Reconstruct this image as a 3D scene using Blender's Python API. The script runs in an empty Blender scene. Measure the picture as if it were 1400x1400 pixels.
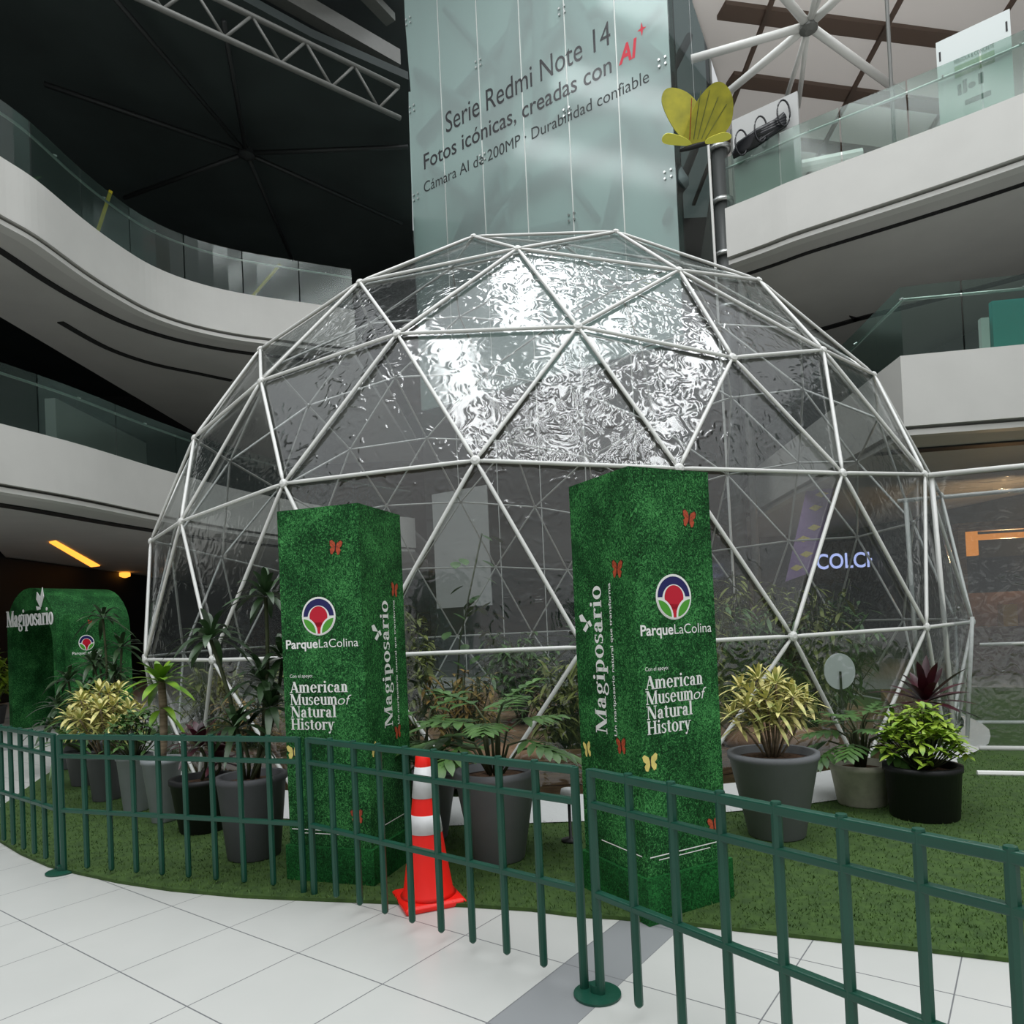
import bpy, math, random
import numpy as np
from mathutils import Vector, Matrix
random.seed(7)
rng = np.random.default_rng(7)
SC = bpy.context.scene
COL = SC.collection
PI = math.pi

# ------------------------------------------------------------------ camera
cam_d = bpy.data.cameras.new('camera'); cam = bpy.data.objects.new('camera', cam_d); COL.objects.link(cam)
cam_d.sensor_width = 36; cam_d.lens = 978 / 1400 * 36
cam_d.shift_y = 139 / 1400
cam_d.clip_end = 300
_p, _r = .0155, -.0457
_cp, _sp, _cr, _sr = math.cos(_p), math.sin(_p), math.cos(_r), math.sin(_r)
_R0 = Vector((1, 0, 0)); _U0 = Vector((0, -_sp, _cp)); _F = Vector((0, _cp, _sp))
_R = _R0 * _cr + _U0 * _sr; _U = _R0 * -_sr + _U0 * _cr
cam.matrix_world = Matrix(((_R.x, _U.x, -_F.x, 0), (_R.y, _U.y, -_F.y, 0), (_R.z, _U.z, -_F.z, 1.65), (0, 0, 0, 1)))
SC.camera = cam

# ------------------------------------------------------------------ light
wd = bpy.data.worlds.new('daylight'); SC.world = wd; wd.use_nodes = True
nt = wd.node_tree; nt.nodes.clear()
_tc = nt.nodes.new('ShaderNodeTexCoord'); _sx = nt.nodes.new('ShaderNodeSeparateXYZ')
_cr_ = nt.nodes.new('ShaderNodeValToRGB'); _bg = nt.nodes.new('ShaderNodeBackground'); _ow = nt.nodes.new('ShaderNodeOutputWorld')
nt.links.new(_tc.outputs['Generated'], _sx.inputs[0]); nt.links.new(_sx.outputs['Z'], _cr_.inputs[0])
e = _cr_.color_ramp.elements
e[0].position = 0.0; e[0].color = (.30, .30, .30, 1)
e[1].position = 1.0; e[1].color = (.92, .97, 1.0, 1)
_m = e.new(.35); _m.color = (.40, .405, .41, 1)
nt.links.new(_cr_.outputs[0], _bg.inputs[0]); _bg.inputs[1].default_value = 0.95
nt.links.new(_bg.outputs[0], _ow.inputs[0])

def skylight(x, y, z, sx, sy, energy):
    l = bpy.data.lights.new('skylight_opening', 'AREA'); l.shape = 'RECTANGLE'; l.size = sx; l.size_y = sy
    l.energy = energy; l.color = (.96, .985, 1.0)
    o = bpy.data.objects.new('skylight_opening', l); COL.objects.link(o); o.location = (x, y, z)
for _x in (-9.5, -5.2, -1.0, 3.2, 7.6, 12.0):
    skylight(_x, 1.0, 24.0, 1.5, 32.0, 1000)
SC.view_settings.view_transform = 'Standard'; SC.view_settings.look = 'None'
SC.view_settings.exposure = 0.10; SC.view_settings.gamma = 1.0
SC.view_settings.use_curve_mapping = False
SC.cycles.use_denoising = True
SC.cycles.max_bounces = 8; SC.cycles.transparent_max_bounces = 24
SC.cycles.caustics_reflective = False; SC.cycles.caustics_refractive = False
SC.cycles.sample_clamp_indirect = 6

# ------------------------------------------------------------------ materials
def lin(h):
    h = h.lstrip('#'); c = [int(h[i:i + 2], 16) / 255 for i in (0, 2, 4)]
    return tuple(v / 12.92 if v <= .04045 else ((v + .055) / 1.055) ** 2.4 for v in c) + (1,)
def newmat(name):
    m = bpy.data.materials.new(name); m.use_nodes = True
    return m, m.node_tree, m.node_tree.nodes['Principled BSDF']
def N(t, typ, **kw):
    n = t.nodes.new(typ)
    for k, v in kw.items():
        if k in n.inputs: n.inputs[k].default_value = v
        else: setattr(n, k, v)
    return n
def mat(name, c, rough=.5, metal=0, var=0.0, scale=8.0, bump=0.0, bscale=60.0, spec=None, stretch=None, c2=None, lo=.3, hi=.7):
    m, t, b = newmat(name)
    c = lin(c) if isinstance(c, str) else c
    b.inputs['Base Color'].default_value = c; b.inputs['Roughness'].default_value = rough; b.inputs['Metallic'].default_value = metal
    if spec is not None: b.inputs['Specular IOR Level'].default_value = spec
    tc = None
    if var or bump or c2:
        tc = N(t, 'ShaderNodeTexCoord'); mp = N(t, 'ShaderNodeMapping')
        if stretch: mp.inputs['Scale'].default_value = stretch
        t.links.new(tc.outputs['Object'], mp.inputs[0])
    if var or c2:
        n = N(t, 'ShaderNodeTexNoise', Scale=scale, Detail=4.0); r = N(t, 'ShaderNodeValToRGB')
        d = lin(c2) if c2 else tuple(max(0, v * (1 - var)) for v in c[:3]) + (1,)
        u = c if c2 else tuple(min(1, v * (1 + var)) for v in c[:3]) + (1,)
        r.color_ramp.elements[0].color = d; r.color_ramp.elements[1].color = u
        r.color_ramp.elements[0].position = lo; r.color_ramp.elements[1].position = hi
        t.links.new(mp.outputs[0], n.inputs['Vector']); t.links.new(n.outputs[0], r.inputs[0]); t.links.new(r.outputs[0], b.inputs['Base Color'])
    if bump:
        n = N(t, 'ShaderNodeTexNoise', Scale=bscale, Detail=3.0); bp = N(t, 'ShaderNodeBump', Strength=bump, Distance=.01)
        t.links.new(mp.outputs[0], n.inputs['Vector']); t.links.new(n.outputs[0], bp.inputs['Height']); t.links.new(bp.outputs[0], b.inputs['Normal'])
    return m
def emit(name, c, s):
    m, t, b = newmat(name); b.inputs['Base Color'].default_value = (0, 0, 0, 1)
    b.inputs['Emission Color'].default_value = lin(c); b.inputs['Emission Strength'].default_value = s
    return m
def glass(name, tint, refl=.10, graz=.5, haze=.0, hazec='#c8d4d2', rough=.02):
    m, t, b = newmat(name); t.nodes.remove(b); out = t.nodes['Material Output']
    tr = N(t, 'ShaderNodeBsdfTransparent'); tr.inputs[0].default_value = lin(tint)
    gl = N(t, 'ShaderNodeBsdfGlossy', Roughness=rough); df = N(t, 'ShaderNodeBsdfDiffuse'); df.inputs[0].default_value = lin(hazec)
    m1 = N(t, 'ShaderNodeMixShader'); m1.inputs[0].default_value = haze
    t.links.new(tr.outputs[0], m1.inputs[1]); t.links.new(df.outputs[0], m1.inputs[2])
    lw = N(t, 'ShaderNodeLayerWeight', Blend=.35); ma = N(t, 'ShaderNodeMath', operation='MULTIPLY_ADD')
    ma.inputs[1].default_value = graz; ma.inputs[2].default_value = refl
    t.links.new(lw.outputs['Facing'], ma.inputs[0])
    m2 = N(t, 'ShaderNodeMixShader'); t.links.new(ma.outputs[0], m2.inputs[0]); t.links.new(m1.outputs[0], m2.inputs[1]); t.links.new(gl.outputs[0], m2.inputs[2])
    t.links.new(m2.outputs[0], out.inputs[0])
    return m, t, gl, ma
M = {}
M['fascia'] = mat('painted_plaster', '#d2d1cc', .55, var=.03, scale=1.5, bump=.05, bscale=20)
M['soffit'] = mat('soffit_plaster', '#c6c4c0', .7, var=.04, scale=1)
M['slot'] = mat('slot_shade', '#1a1a1a', .6)  # near-black colour painted for the shade inside the soffit recesses
M['dark_wall'] = mat('dark_wall', '#141617', .7, var=.2, scale=.6)
M['mid_wall'] = mat('grey_wall', '#4a4d4e', .7, var=.15, scale=.8)
M['light_wall'] = mat('pale_wall', '#b9bcba', .6, var=.05, scale=.8)
M['canopy'] = mat('dark_roof_panel', '#2c3534', .7, var=.25, scale=.5)
M['steel_dark'] = mat('dark_steel', '#2b2e2e', .5, .3)
M['steel_grey'] = mat('grey_painted_steel', '#6e6f6b', .45, .0, var=.05)
M['steel_white'] = mat('white_painted_steel', '#e4e4e0', .4, spec=.6)
M['chrome'] = mat('brushed_steel', '#c9ccca', .3, .9)
M['fence'] = mat('green_painted_steel', '#124838', .38, var=.10, scale=5, bump=.03, bscale=90)
M['white_print'] = mat('white_print', '#f2f2ee', .5)
M['white_sign'] = mat('white_acrylic', '#f4f4f2', .35)
M['navy'] = mat('navy_print', '#1b1a5c', .5); M['red'] = mat('crimson_print', '#c8102e', .5); M['pgreen'] = mat('leaf_green_print', '#4fa02f', .5)
M['orange'] = mat('orange_print', '#b24a2a', .6, var=.3, scale=60); M['yellow'] = mat('yellow_print', '#e8d57a', .6, var=.15, scale=20)
M['black'] = mat('matte_black', '#0d0d0d', .5)
M['cone'] = mat('fluorescent_orange_rubber', '#ff1e12', .45, var=.04)
M['reflective'] = mat('white_reflective_sleeve', '#dcdcdc', .4, var=.06, scale=14)
M['pot_grey'] = mat('grey_planter', '#75777a', .65, var=.05, scale=6, bump=.1, bscale=80)
M['pot_dark'] = mat('charcoal_planter', '#5a5b5e', .65, var=.05, scale=6, bump=.1, bscale=80)
M['pot_light'] = mat('light_grey_planter', '#8d9395', .6, var=.05, scale=6)
M['pot_cream'] = mat('cream_stone_planter', '#b9b7a4', .75, var=.12, scale=14, bump=.2, bscale=50)
M['pot_black'] = mat('black_planter', '#101112', .55, var=.1, scale=40, bump=.2, bscale=60, stretch=(1, 1, .05))
M['soil'] = mat('potting_bark', '#7a5a42', .9, c2='#3a281c', scale=40, bump=.8, bscale=60)
M['wood'] = mat('planter_wood', '#8d6c4c', .65, c2='#5e432e', scale=5, stretch=(1, 1, 9))
M['bark'] = mat('pale_bark', '#9a8a72', .8, c2='#6c5d48', scale=6, stretch=(1, 1, 6), bump=.3)
M['stem'] = mat('green_stem', '#46502f', .7, c2='#33391f', scale=12)
M['leaf_dark'] = mat('dark_leaf', '#3d5a34', .38, c2='#20361d', scale=7)
M['leaf_mid'] = mat('mid_green_leaf', '#567b3c', .42, c2='#2f4d25', scale=7)
M['leaf_lime'] = mat('lime_leaf', '#a7bd3f', .45, c2='#5c8a24', scale=9)
M['leaf_bright'] = mat('bright_green_leaf', '#7fa52b', .4, c2='#3f6d1c', scale=6)
M['leaf_varieg'] = mat('variegated_leaf', '#e0d58c', .5, c2='#8d9a52', scale=14, lo=.35, hi=.6)
M['leaf_red'] = mat('burgundy_leaf', '#4a1522', .4, c2='#1c0a0f', scale=6)
M['leaf_dull'] = mat('olive_leaf', '#8b9348', .6, c2='#4d5628', scale=4)
M['leaf_brown'] = mat('russet_leaf', '#a9813f', .6, c2='#66602c', scale=4)
M['sand'] = mat('terracotta_rock', '#b08a6c', .9, c2='#86664e', scale=3, bump=.5, bscale=12)
M['skirt'] = mat('white_tarpaulin', '#c9cac8', .5, bump=.5, bscale=10)
M['teal'] = mat('teal_panel', '#16aaa2', .5); M['purple'] = mat('purple_banner', '#a98abf', .7, c2='#8669a6', scale=2)
M['yellow_steel'] = mat('yellow_steel', '#cdbb2a', .5)
M['butterfly'] = mat('yellow_wing', '#bdb530', .5, c2='#97942a', scale=6); M['butterfly_pale'] = mat('pale_yellow_wing', '#f3ee62', .5)
M['board'] = mat('grey_board', '#b9bab8', .5, var=.04, scale=2)
M['poster'] = mat('white_poster', '#dfe6e4', .5); M['poster_ink'] = mat('grey_green_ink', '#6d8078', .6); M['poster_green'] = mat('pale_green_ink', '#a9c2a0', .6)
M['curve_dark'] = mat('dark_plastic', '#202124', .25)

# film of the dome: clear crinkled plastic
m, t, gl, ma = glass('clear_crinkled_film', '#f0f3f3', .11, .32, .018, '#c6cfd1', .11)
tc = N(t, 'ShaderNodeTexCoord')
n1 = N(t, 'ShaderNodeTexNoise', noise_type='RIDGED_MULTIFRACTAL', Scale=6.0, Detail=7.0, Roughness=.6, Distortion=1.6)
n2 = N(t, 'ShaderNodeTexNoise', Scale=.55, Detail=2.0)
r2 = N(t, 'ShaderNodeMapRange'); r2.inputs['From Min'].default_value = .40; r2.inputs['To Min'].default_value = .22; r2.inputs['From Max'].default_value = .62
mu = N(t, 'ShaderNodeMath', operation='MULTIPLY'); bp = N(t, 'ShaderNodeBump', Strength=.9, Distance=.022)
t.links.new(tc.outputs['Object'], n1.inputs['Vector']); t.links.new(tc.outputs['Object'], n2.inputs['Vector'])
t.links.new(n2.outputs[0], r2.inputs[0]); t.links.new(n1.outputs[0], mu.inputs[0]); t.links.new(r2.outputs[0], mu.inputs[1])
t.links.new(mu.outputs[0], bp.inputs['Height']); t.links.new(bp.outputs[0], gl.inputs['Normal'])
M['film'] = m
M['glass'] = glass('balustrade_glass', '#dbe6e1', .03, .14, .04, '#8fa8a0', .12)[0]
M['tower_glass'] = glass('tower_glass', '#e2efec', .02, .08, .30, '#dbe8e6', .12)[0]
M['tower_side'] = glass('tower_side_glass', '#98a4a2', .04, .12, .06, '#8a9896', .1)[0]
M['tower_back'] = mat('pale_backing', '#eaf2f0', .6, var=.06, scale=.25)
M['lattice'] = mat('roof_reflection_grey', '#8fa0a0', .5)  # grey for the roof beams mirrored in the tower glass

# floor tiles : two directions of joints and dark bands
m, t, b = newmat('white_porcelain_tile')
tc = N(t, 'ShaderNodeTexCoord'); sx = N(t, 'ShaderNodeSeparateXYZ'); mp = N(t, 'ShaderNodeMapping')
TA = math.radians(53.9)
mp.inputs['Rotation'].default_value = (0, 0, -TA)
t.links.new(tc.outputs['Object'], mp.inputs[0]); t.links.new(mp.outputs[0], sx.inputs[0])
def mth(op, a, b_=None, c_=None):
    n = N(t, 'ShaderNodeMath', operation=op)
    for i, v in enumerate((a, b_, c_)):
        if v is None: continue
        if hasattr(v, 'links'): t.links.new(v, n.inputs[i])
        else: n.inputs[i].default_value = v
    return n.outputs[0]
U_, V_ = sx.outputs['X'], sx.outputs['Y']       # U along 53.9 deg, V along 143.9 deg
def joint(s, period, off, w):
    q = mth('SUBTRACT', s, off); q = mth('DIVIDE', q, period); q = mth('FRACT', q); q = mth('SUBTRACT', q, .5); q = mth('ABSOLUTE', q); q = mth('SUBTRACT', .5, q)
    return mth('LESS_THAN', q, w / period)
jA = joint(U_, .6045, 1.715, .0035)
# period along V: 5 tiles of .623 then a dark band of .32
vq = mth('SUBTRACT', V_, 1.595); vq = mth('DIVIDE', vq, 5.93); vq = mth('FRACT', vq); vq = mth('MULTIPLY', vq, 5.93)
band = mth('LESS_THAN', vq, .32)
jB = joint(mth('SUBTRACT', vq, .32), .6233, 0.0, .003)
jb = mth('MAXIMUM', jA, jB)
no = N(t, 'ShaderNodeTexNoise', Scale=1.6, Detail=5.0); cr1 = N(t, 'ShaderNodeValToRGB')
cr1.color_ramp.elements[0].color = lin('#bdbeba'); cr1.color_ramp.elements[1].color = lin('#cbcbc7')
t.links.new(tc.outputs['Object'], no.inputs['Vector']); t.links.new(no.outputs[0], cr1.inputs[0])
mx = N(t, 'ShaderNodeMix', data_type='RGBA'); mx.inputs[7].default_value = lin('#909294')
t.links.new(band, mx.inputs[0]); t.links.new(cr1.outputs[0], mx.inputs[6])
mx2 = N(t, 'ShaderNodeMix', data_type='RGBA'); mx2.inputs[7].default_value = lin('#77787a')
t.links.new(jb, mx2.inputs[0]); t.links.new(mx.outputs[2], mx2.inputs[6]); t.links.new(mx2.outputs[2], b.inputs['Base Color'])
b.inputs['Roughness'].default_value = .32
M['tile'] = m

# printed grass for the pillars and the portal
def grass_print(name, dark, mid, light, sc=85.0):
    m, t, b = newmat(name); tc = N(t, 'ShaderNodeTexCoord')
    n = N(t, 'ShaderNodeTexNoise', Scale=sc * .55, Detail=4.0, Roughness=.65, Distortion=3.0)
    n2 = N(t, 'ShaderNodeTexNoise', Scale=3.0, Detail=2.0)
    ad = N(t, 'ShaderNodeMath', operation='MULTIPLY_ADD'); ad.inputs[1].default_value = .35; 
    cr = N(t, 'ShaderNodeValToRGB'); e = cr.color_ramp.elements
    e[0].position = .54; e[0].color = lin(dark); e[1].position = .84; e[1].color = lin(light); x = e.new(.68); x.color = lin(mid)
    t.links.new(tc.outputs['Object'], n.inputs['Vector']); t.links.new(tc.outputs['Object'], n2.inputs['Vector'])
    t.links.new(n2.outputs[0], ad.inputs[0]); t.links.new(n.outputs[0], ad.inputs[2]); t.links.new(ad.outputs[0], cr.inputs[0]); t.links.new(cr.outputs[0], b.inputs['Base Color'])
    b.inputs['Roughness'].default_value = .7; b.inputs['Specular IOR Level'].default_value = .2
    return m
M['grass_print'] = grass_print('printed_grass', '#062a0d', '#154f24', '#509c55', 62.0)
M['grass_pile'] = grass_print('grass_pile', '#06300f', '#155325', '#2c7a3a', 60)
M['turf'] = mat('artificial_turf', '#3f5a22', .9, c2='#2b4418', scale=14, bump=.3, bscale=260)
M['blade'] = mat('turf_blade', '#4f6e2a', .7, c2='#35521c', scale=3)
# translucent roof fabric
m, t, b = newmat('roof_fabric'); t.nodes.remove(b)
d = N(t, 'ShaderNodeBsdfDiffuse'); d.inputs[0].default_value = lin('#aea9a4'); tr = N(t, 'ShaderNodeBsdfTranslucent'); tr.inputs[0].default_value = lin('#efebe7')
mxs = N(t, 'ShaderNodeMixShader'); mxs.inputs[0].default_value = .6
t.links.new(d.outputs[0], mxs.inputs[1]); t.links.new(tr.outputs[0], mxs.inputs[2]); t.links.new(mxs.outputs[0], t.nodes['Material Output'].inputs[0])
M['fabric'] = m
m = M['fabric'].copy(); m.name = 'brown_roof_band'; M['fabric_band'] = m
for n_ in m.node_tree.nodes:
    if n_.type in ('BSDF_DIFFUSE', 'BSDF_TRANSLUCENT'): n_.inputs[0].default_value = lin('#a3948a')

# ------------------------------------------------------------------ object helpers
W = {}
def thing(name, label, cat, loc=(0, 0, 0), rz=0.0, group=None, kind=None):
    o = bpy.data.objects.new(name, None); COL.objects.link(o); o.empty_display_size = .1
    o.location = loc; o.rotation_euler = (0, 0, rz); o['label'] = label; o['category'] = cat
    if group: o['group'] = group
    if kind: o['kind'] = kind
    W[o.name] = Matrix.Translation(Vector(loc)) @ Matrix.Rotation(rz, 4, 'Z')
    return o
def tag(o, label, cat, group=None, kind=None):
    o['label'] = label; o['category'] = cat
    if group: o['group'] = group
    if kind: o['kind'] = kind
    return o
class MB:
    def __init__(s): s.v = []; s.f = []
    def add(s, vs, fs):
        k = len(s.v); s.v += [tuple(p) for p in vs]; s.f += [tuple(i + k for i in q) for q in fs]; return s
    def box(s, c, d, rz=0.0, mtx=None):
        x, y, z = (q / 2 for q in d); vs = []
        R = Matrix.Rotation(rz, 3, 'Z') if mtx is None else mtx
        for sx in (-x, x):
            for sy in (-y, y):
                for sz in (-z, z): vs.append(R @ Vector((sx, sy, sz)) + Vector(c))
        return s.add(vs, [(0, 1, 3, 2), (4, 6, 7, 5), (0, 4, 5, 1), (2, 3, 7, 6), (0, 2, 6, 4), (1, 5, 7, 3)])
    def tube(s, pts, r, n=8, caps=True):
        pts = [Vector(p) for p in pts]; rr = r if isinstance(r, (list, tuple)) else [r] * len(pts); rings = []
        for i, p in enumerate(pts):
            d = (pts[min(i + 1, len(pts) - 1)] - pts[max(i - 1, 0)]).normalized()
            a = d.cross(Vector((0, 0, 1))) if abs(d.z) < .95 else d.cross(Vector((1, 0, 0)))
            a.normalize(); b = d.cross(a)
            rings.append([p + (a * math.cos(2 * PI * k / n) + b * math.sin(2 * PI * k / n)) * rr[i] for k in range(n)])
        vs = [q for g in rings for q in g]; fs = []
        for i in range(len(pts) - 1):
            for k in range(n): fs.append((i * n + k, i * n + (k + 1) % n, (i + 1) * n + (k + 1) % n, (i + 1) * n + k))
        if caps: fs += [tuple(range(n))[::-1], tuple((len(pts) - 1) * n + k for k in range(n))]
        return s.add(vs, fs)
    def lathe(s, prof, c=(0, 0, 0), n=32, close=True):
        vs = []; fs = []
        for (r, z) in prof:
            for k in range(n): vs.append((c[0] + r * math.cos(2 * PI * k / n), c[1] + r * math.sin(2 * PI * k / n), c[2] + z))
        for i in range(len(prof) - 1):
            for k in range(n): fs.append((i * n + k, i * n + (k + 1) % n, (i + 1) * n + (k + 1) % n, (i + 1) * n + k))
        if close: fs += [tuple(range(n))[::-1], tuple((len(prof) - 1) * n + k for k in range(n))]
        return s.add(vs, fs)
    def prism(s, poly, z0, z1):
        n = len(poly); vs = [(p[0], p[1], z0) for p in poly] + [(p[0], p[1], z1) for p in poly]
        fs = [tuple(range(n))[::-1], tuple(range(n, 2 * n))] + [(k, (k + 1) % n, n + (k + 1) % n, n + k) for k in range(n)]
        return s.add(vs, fs)
    def leaf(s, base, d, L, w, droop=.3, ns=5, fold=.25, up=(0, 0, 1)):
        base = Vector(base); d = Vector(d).normalized(); up = Vector(up)
        sd = d.cross(up)
        if sd.length < .1: sd = d.cross(Vector((1, .3, 0)))
        sd.normalize(); k0 = len(s.v); rows = []
        for i in range(ns + 1):
            q = i / ns; p = base + d * (L * q) - Vector((0, 0, 1)) * (droop * L * q * q)
            hw = w * .5 * (math.sin(PI * min(1, q * .92 + .06)) ** .75) * (1 if i < ns else .04)
            nrm = sd.cross(d); rows.append((p - sd * hw + nrm * hw * fold, p, p + sd * hw + nrm * hw * fold))
        vs = [q for r in rows for q in r]; fs = []
        for i in range(ns):
            a = i * 3; fs += [(a, a + 1, a + 4, a + 3), (a + 1, a + 2, a + 5, a + 4)]
        return s.add(vs, fs)
    def build(s, name, m, parent=None, smooth=False, local=False, bevel=0):
        me = bpy.data.meshes.new(name); vs = s.v
        if parent is not None and not local:
            I = W[parent.name].inverted(); vs = [I @ Vector(p) for p in vs]
        me.from_pydata([tuple(p) for p in vs], [], s.f); me.materials.append(m)
        if smooth: me.polygons.foreach_set('use_smooth', [True] * len(me.polygons))
        o = bpy.data.objects.new(name, me); COL.objects.link(o)
        if parent is not None: o.parent = parent; W[o.name] = W[parent.name]
        else: W[o.name] = Matrix.Identity(4)
        if bevel:
            b = o.modifiers.new('bevel', 'BEVEL'); b.width = bevel; b.segments = 2; b.limit_method = 'ANGLE'
        return o
def struct(mb, name, m, label=None, smooth=False):
    o = mb.build(name, m, smooth=smooth); o['kind'] = 'structure'
    if label: o['label'] = label; o['category'] = name.split('_')[0]
    return o
def copy_tree(o, parent=None):
    c = o.copy(); COL.objects.link(c)
    if parent is not None: c.parent = parent
    for ch in [x for x in COL.objects if x.parent == o]: copy_tree(ch, c)
    return c

# ------------------------------------------------------------------ lettering helpers
def sans(txt, bold=0.0, shear=0.0):
    cu = bpy.data.curves.new('t', 'FONT'); cu.body = txt; cu.size = 1; cu.offset = bold; cu.shear = shear; cu.resolution_u = 4
    o = bpy.data.objects.new('t', cu); COL.objects.link(o)
    me = o.to_mesh(); v = [(p.co.x, p.co.y) for p in me.vertices]; f = [tuple(p.vertices) for p in me.polygons]
    o.to_mesh_clear(); bpy.data.objects.remove(o); bpy.data.curves.remove(cu)
    return v, f
class Gl:
    def __init__(s): s.v = []; s.f = []
    def poly(s, p): k = len(s.v); s.v += p; s.f.append(tuple(range(k, k + len(p)))); return s
    def rect(s, x0, y0, x1, y1): return s.poly([(x0, y0), (x1, y0), (x1, y1), (x0, y1)])
    def line(s, x0, y0, x1, y1, w): return s.poly([(x0 - w / 2, y0), (x0 + w / 2, y0), (x1 + w / 2, y1), (x1 - w / 2, y1)])
    def arc(s, cx, cy, rx, ry, wx, wy, a0, a1, n=20):
        for i in range(n):
            q = [math.radians(a0 + (a1 - a0) * (i + j) / n) for j in (0, 1)]
            o = [(cx + rx * math.cos(a), cy + ry * math.sin(a)) for a in q]; n_ = [(cx + (rx - wx) * math.cos(a), cy + (ry - wy) * math.sin(a)) for a in q]
            s.poly([o[0], o[1], n_[1], n_[0]])
        return s
    def dot(s, cx, cy, r): return s.poly([(cx + r * math.cos(2 * PI * k / 12), cy + r * math.sin(2 * PI * k / 12)) for k in range(12)])
def glyph(c, S=.135, T=.048):
    g = Gl(); h = T
    def stem(x, y0, y1): g.rect(x - S / 2, y0, x + S / 2, y1)
    def ser(x, y, w=.2): g.rect(x - w / 2, y, x + w / 2, y + h)
    if c == 'A': g.line(.07, 0, .30, .7, T * 1.2); g.line(.50, 0, .29, .7, S * 1.15); g.rect(.15, .2, .45, .2 + T); ser(.07, 0, .18); ser(.5, 0, .24); return g, .6
    if c == 'M': g.rect(.09, 0, .09 + T, .7); g.line(.47, 0, .15, .7, S * 1.2); g.line(.44, 0, .70, .7, T); stem(.72, 0, .7); ser(.11, 0, .19); ser(.72, 0, .23); ser(.1, .7 - h, .18); ser(.74, .7 - h, .18); return g, .86
    if c == 'N': g.rect(.09, 0, .09 + T, .7); g.line(.55, 0, .14, .7, S * 1.2); g.rect(.56, 0, .56 + T, .7); ser(.11, 0, .19); ser(.1, .7 - h, .2); ser(.58, .7 - h, .19); return g, .7
    if c == 'H': stem(.13, 0, .7); stem(.53, 0, .7); g.rect(.13, .33, .53, .33 + T); [ser(x, y, .24) for x in (.13, .53) for y in (0, .7 - h)]; return g, .67
    if c == 'a': g.arc(.18, .14, .16, .15, S * .9, T, 0, 360); g.arc(.2, .33, .16, .17, S * .9, T, 0, 170); g.rect(.36 - S, .05, .36, .34); g.rect(.36 - S, 0, .43, T); g.dot(.09, .36, .055); return g, .46
    if c == 'c': g.arc(.24, .25, .22, .26, S, T, 50, 315); g.dot(.36, .40, .055); return g, .44
    if c == 'e': g.arc(.24, .25, .22, .26, S, T, 0, 325); g.rect(.1, .25, .46, .25 + T); return g, .48
    if c == 'g': g.arc(.22, .34, .18, .17, S * .85, T, 0, 360); g.arc(.23, -.08, .21, .14, S * .6, T, 0, 360); g.arc(.16, .11, .1, .08, S * .6, T, 90, 270); g.rect(.15, .03, .3, .09); g.line(.33, .44, .42, .5, .05); g.dot(.42, .49, .045); return g, .48
    if c == 'i': stem(.13, 0, .5); ser(.13, 0, .24); g.rect(.02, .5 - h, .13, .5); g.dot(.13, .65, .07); return g, .27
    if c == 'l': stem(.13, 0, .75); ser(.13, 0, .24); g.rect(.02, .75 - h, .13, .75); return g, .27
    if c in 'nm':
        stem(.13, 0, .5); ser(.13, 0, .23); g.rect(.02, .5 - h, .13, .5)
        for k in range(1 if c == 'n' else 2):
            x = .18 + .28 * k; g.arc(x + .06, .33, .17, .18, S, T, 0, 150); stem(x + .23 - S / 2, 0, .34); ser(x + .23 - S / 2, 0, .22)
        return g, .49 if c == 'n' else .77
    if c == 'o': g.arc(.25, .25, .23, .265, S, T, 0, 360); return g, .5
    if c == 'p': stem(.13, -.22, .5); ser(.13, -.22, .24); g.rect(.02, .5 - h, .13, .5); g.arc(.25, .25, .22, .265, S, T, -150, 150); return g, .5
    if c == 'r': stem(.13, 0, .5); ser(.13, 0, .24); g.rect(.02, .5 - h, .13, .5); g.arc(.27, .34, .14, .16, S * .6, T, 60, 170); g.dot(.34, .43, .06); return g, .4
    if c == 's': g.arc(.18, .375, .15, .135, S * .8, T, 40, 270); g.arc(.18, .135, .16, .145, S * .8, T, -140, 90); g.rect(.29, .36, .32, .5); g.rect(.03, .02, .06, .15); return g, .38
    if c == 't': stem(.14, .05, .62); g.rect(.02, .5 - h, .28, .5); g.arc(.21, .1, .13, .1, S * .8, T, 180, 330); return g, .32
    if c == 'u': stem(.13, .14, .5); stem(.40, 0, .5); g.arc(.27, .17, .2, .18, S, T, 180, 330); g.rect(.02, .5 - h, .13, .5); g.rect(.3, .5 - h, .4, .5); g.rect(.4, 0, .5, h); return g, .51
    if c == 'y': g.line(.24, 0, .1, .5, S); g.line(.16, -.2, .38, .5, T); ser(.1, .5 - h, .22); ser(.4, .5 - h, .17); g.dot(.12, -.17, .06); return g, .48
    return g, .25
def serif(txt):
    v = []; f = []; x = 0
    for c in txt:
        g, w = glyph(c); k = len(v); v += [(p[0] + x, p[1]) for p in g.v]; f += [tuple(i + k for i in q) for q in g.f]; x += w
    return v, f
def fit(vf, u0, u1, base, cap, capref=.7):
    """scale glyphs so that they run from u0 to u1 with the given baseline and cap height"""
    v, f = vf; xs = [p[0] for p in v]; a, b = min(xs), max(xs); k = (u1 - u0) / (b - a)
    return [(u0 + (p[0] - a) * k, base + p[1] * cap / capref) for p in v], f
def words_of(vf):
    v, f = vf; par = list(range(len(v)))
    fx = sorted((min(v[i][0] for i in q), max(v[i][0] for i in q), q) for q in f); out = []; hi = -9
    for a, b, q in fx:
        if not out or a - hi > gap_of(vf): out.append([])
        out[-1].append(q); hi = max(hi, b)
    res = []
    for g in out:
        ids = sorted({i for q in g for i in q}); m_ = {i: k for k, i in enumerate(ids)}; res.append(([v[i] for i in ids], [tuple(m_[i] for i in q) for q in g]))
    return res
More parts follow.
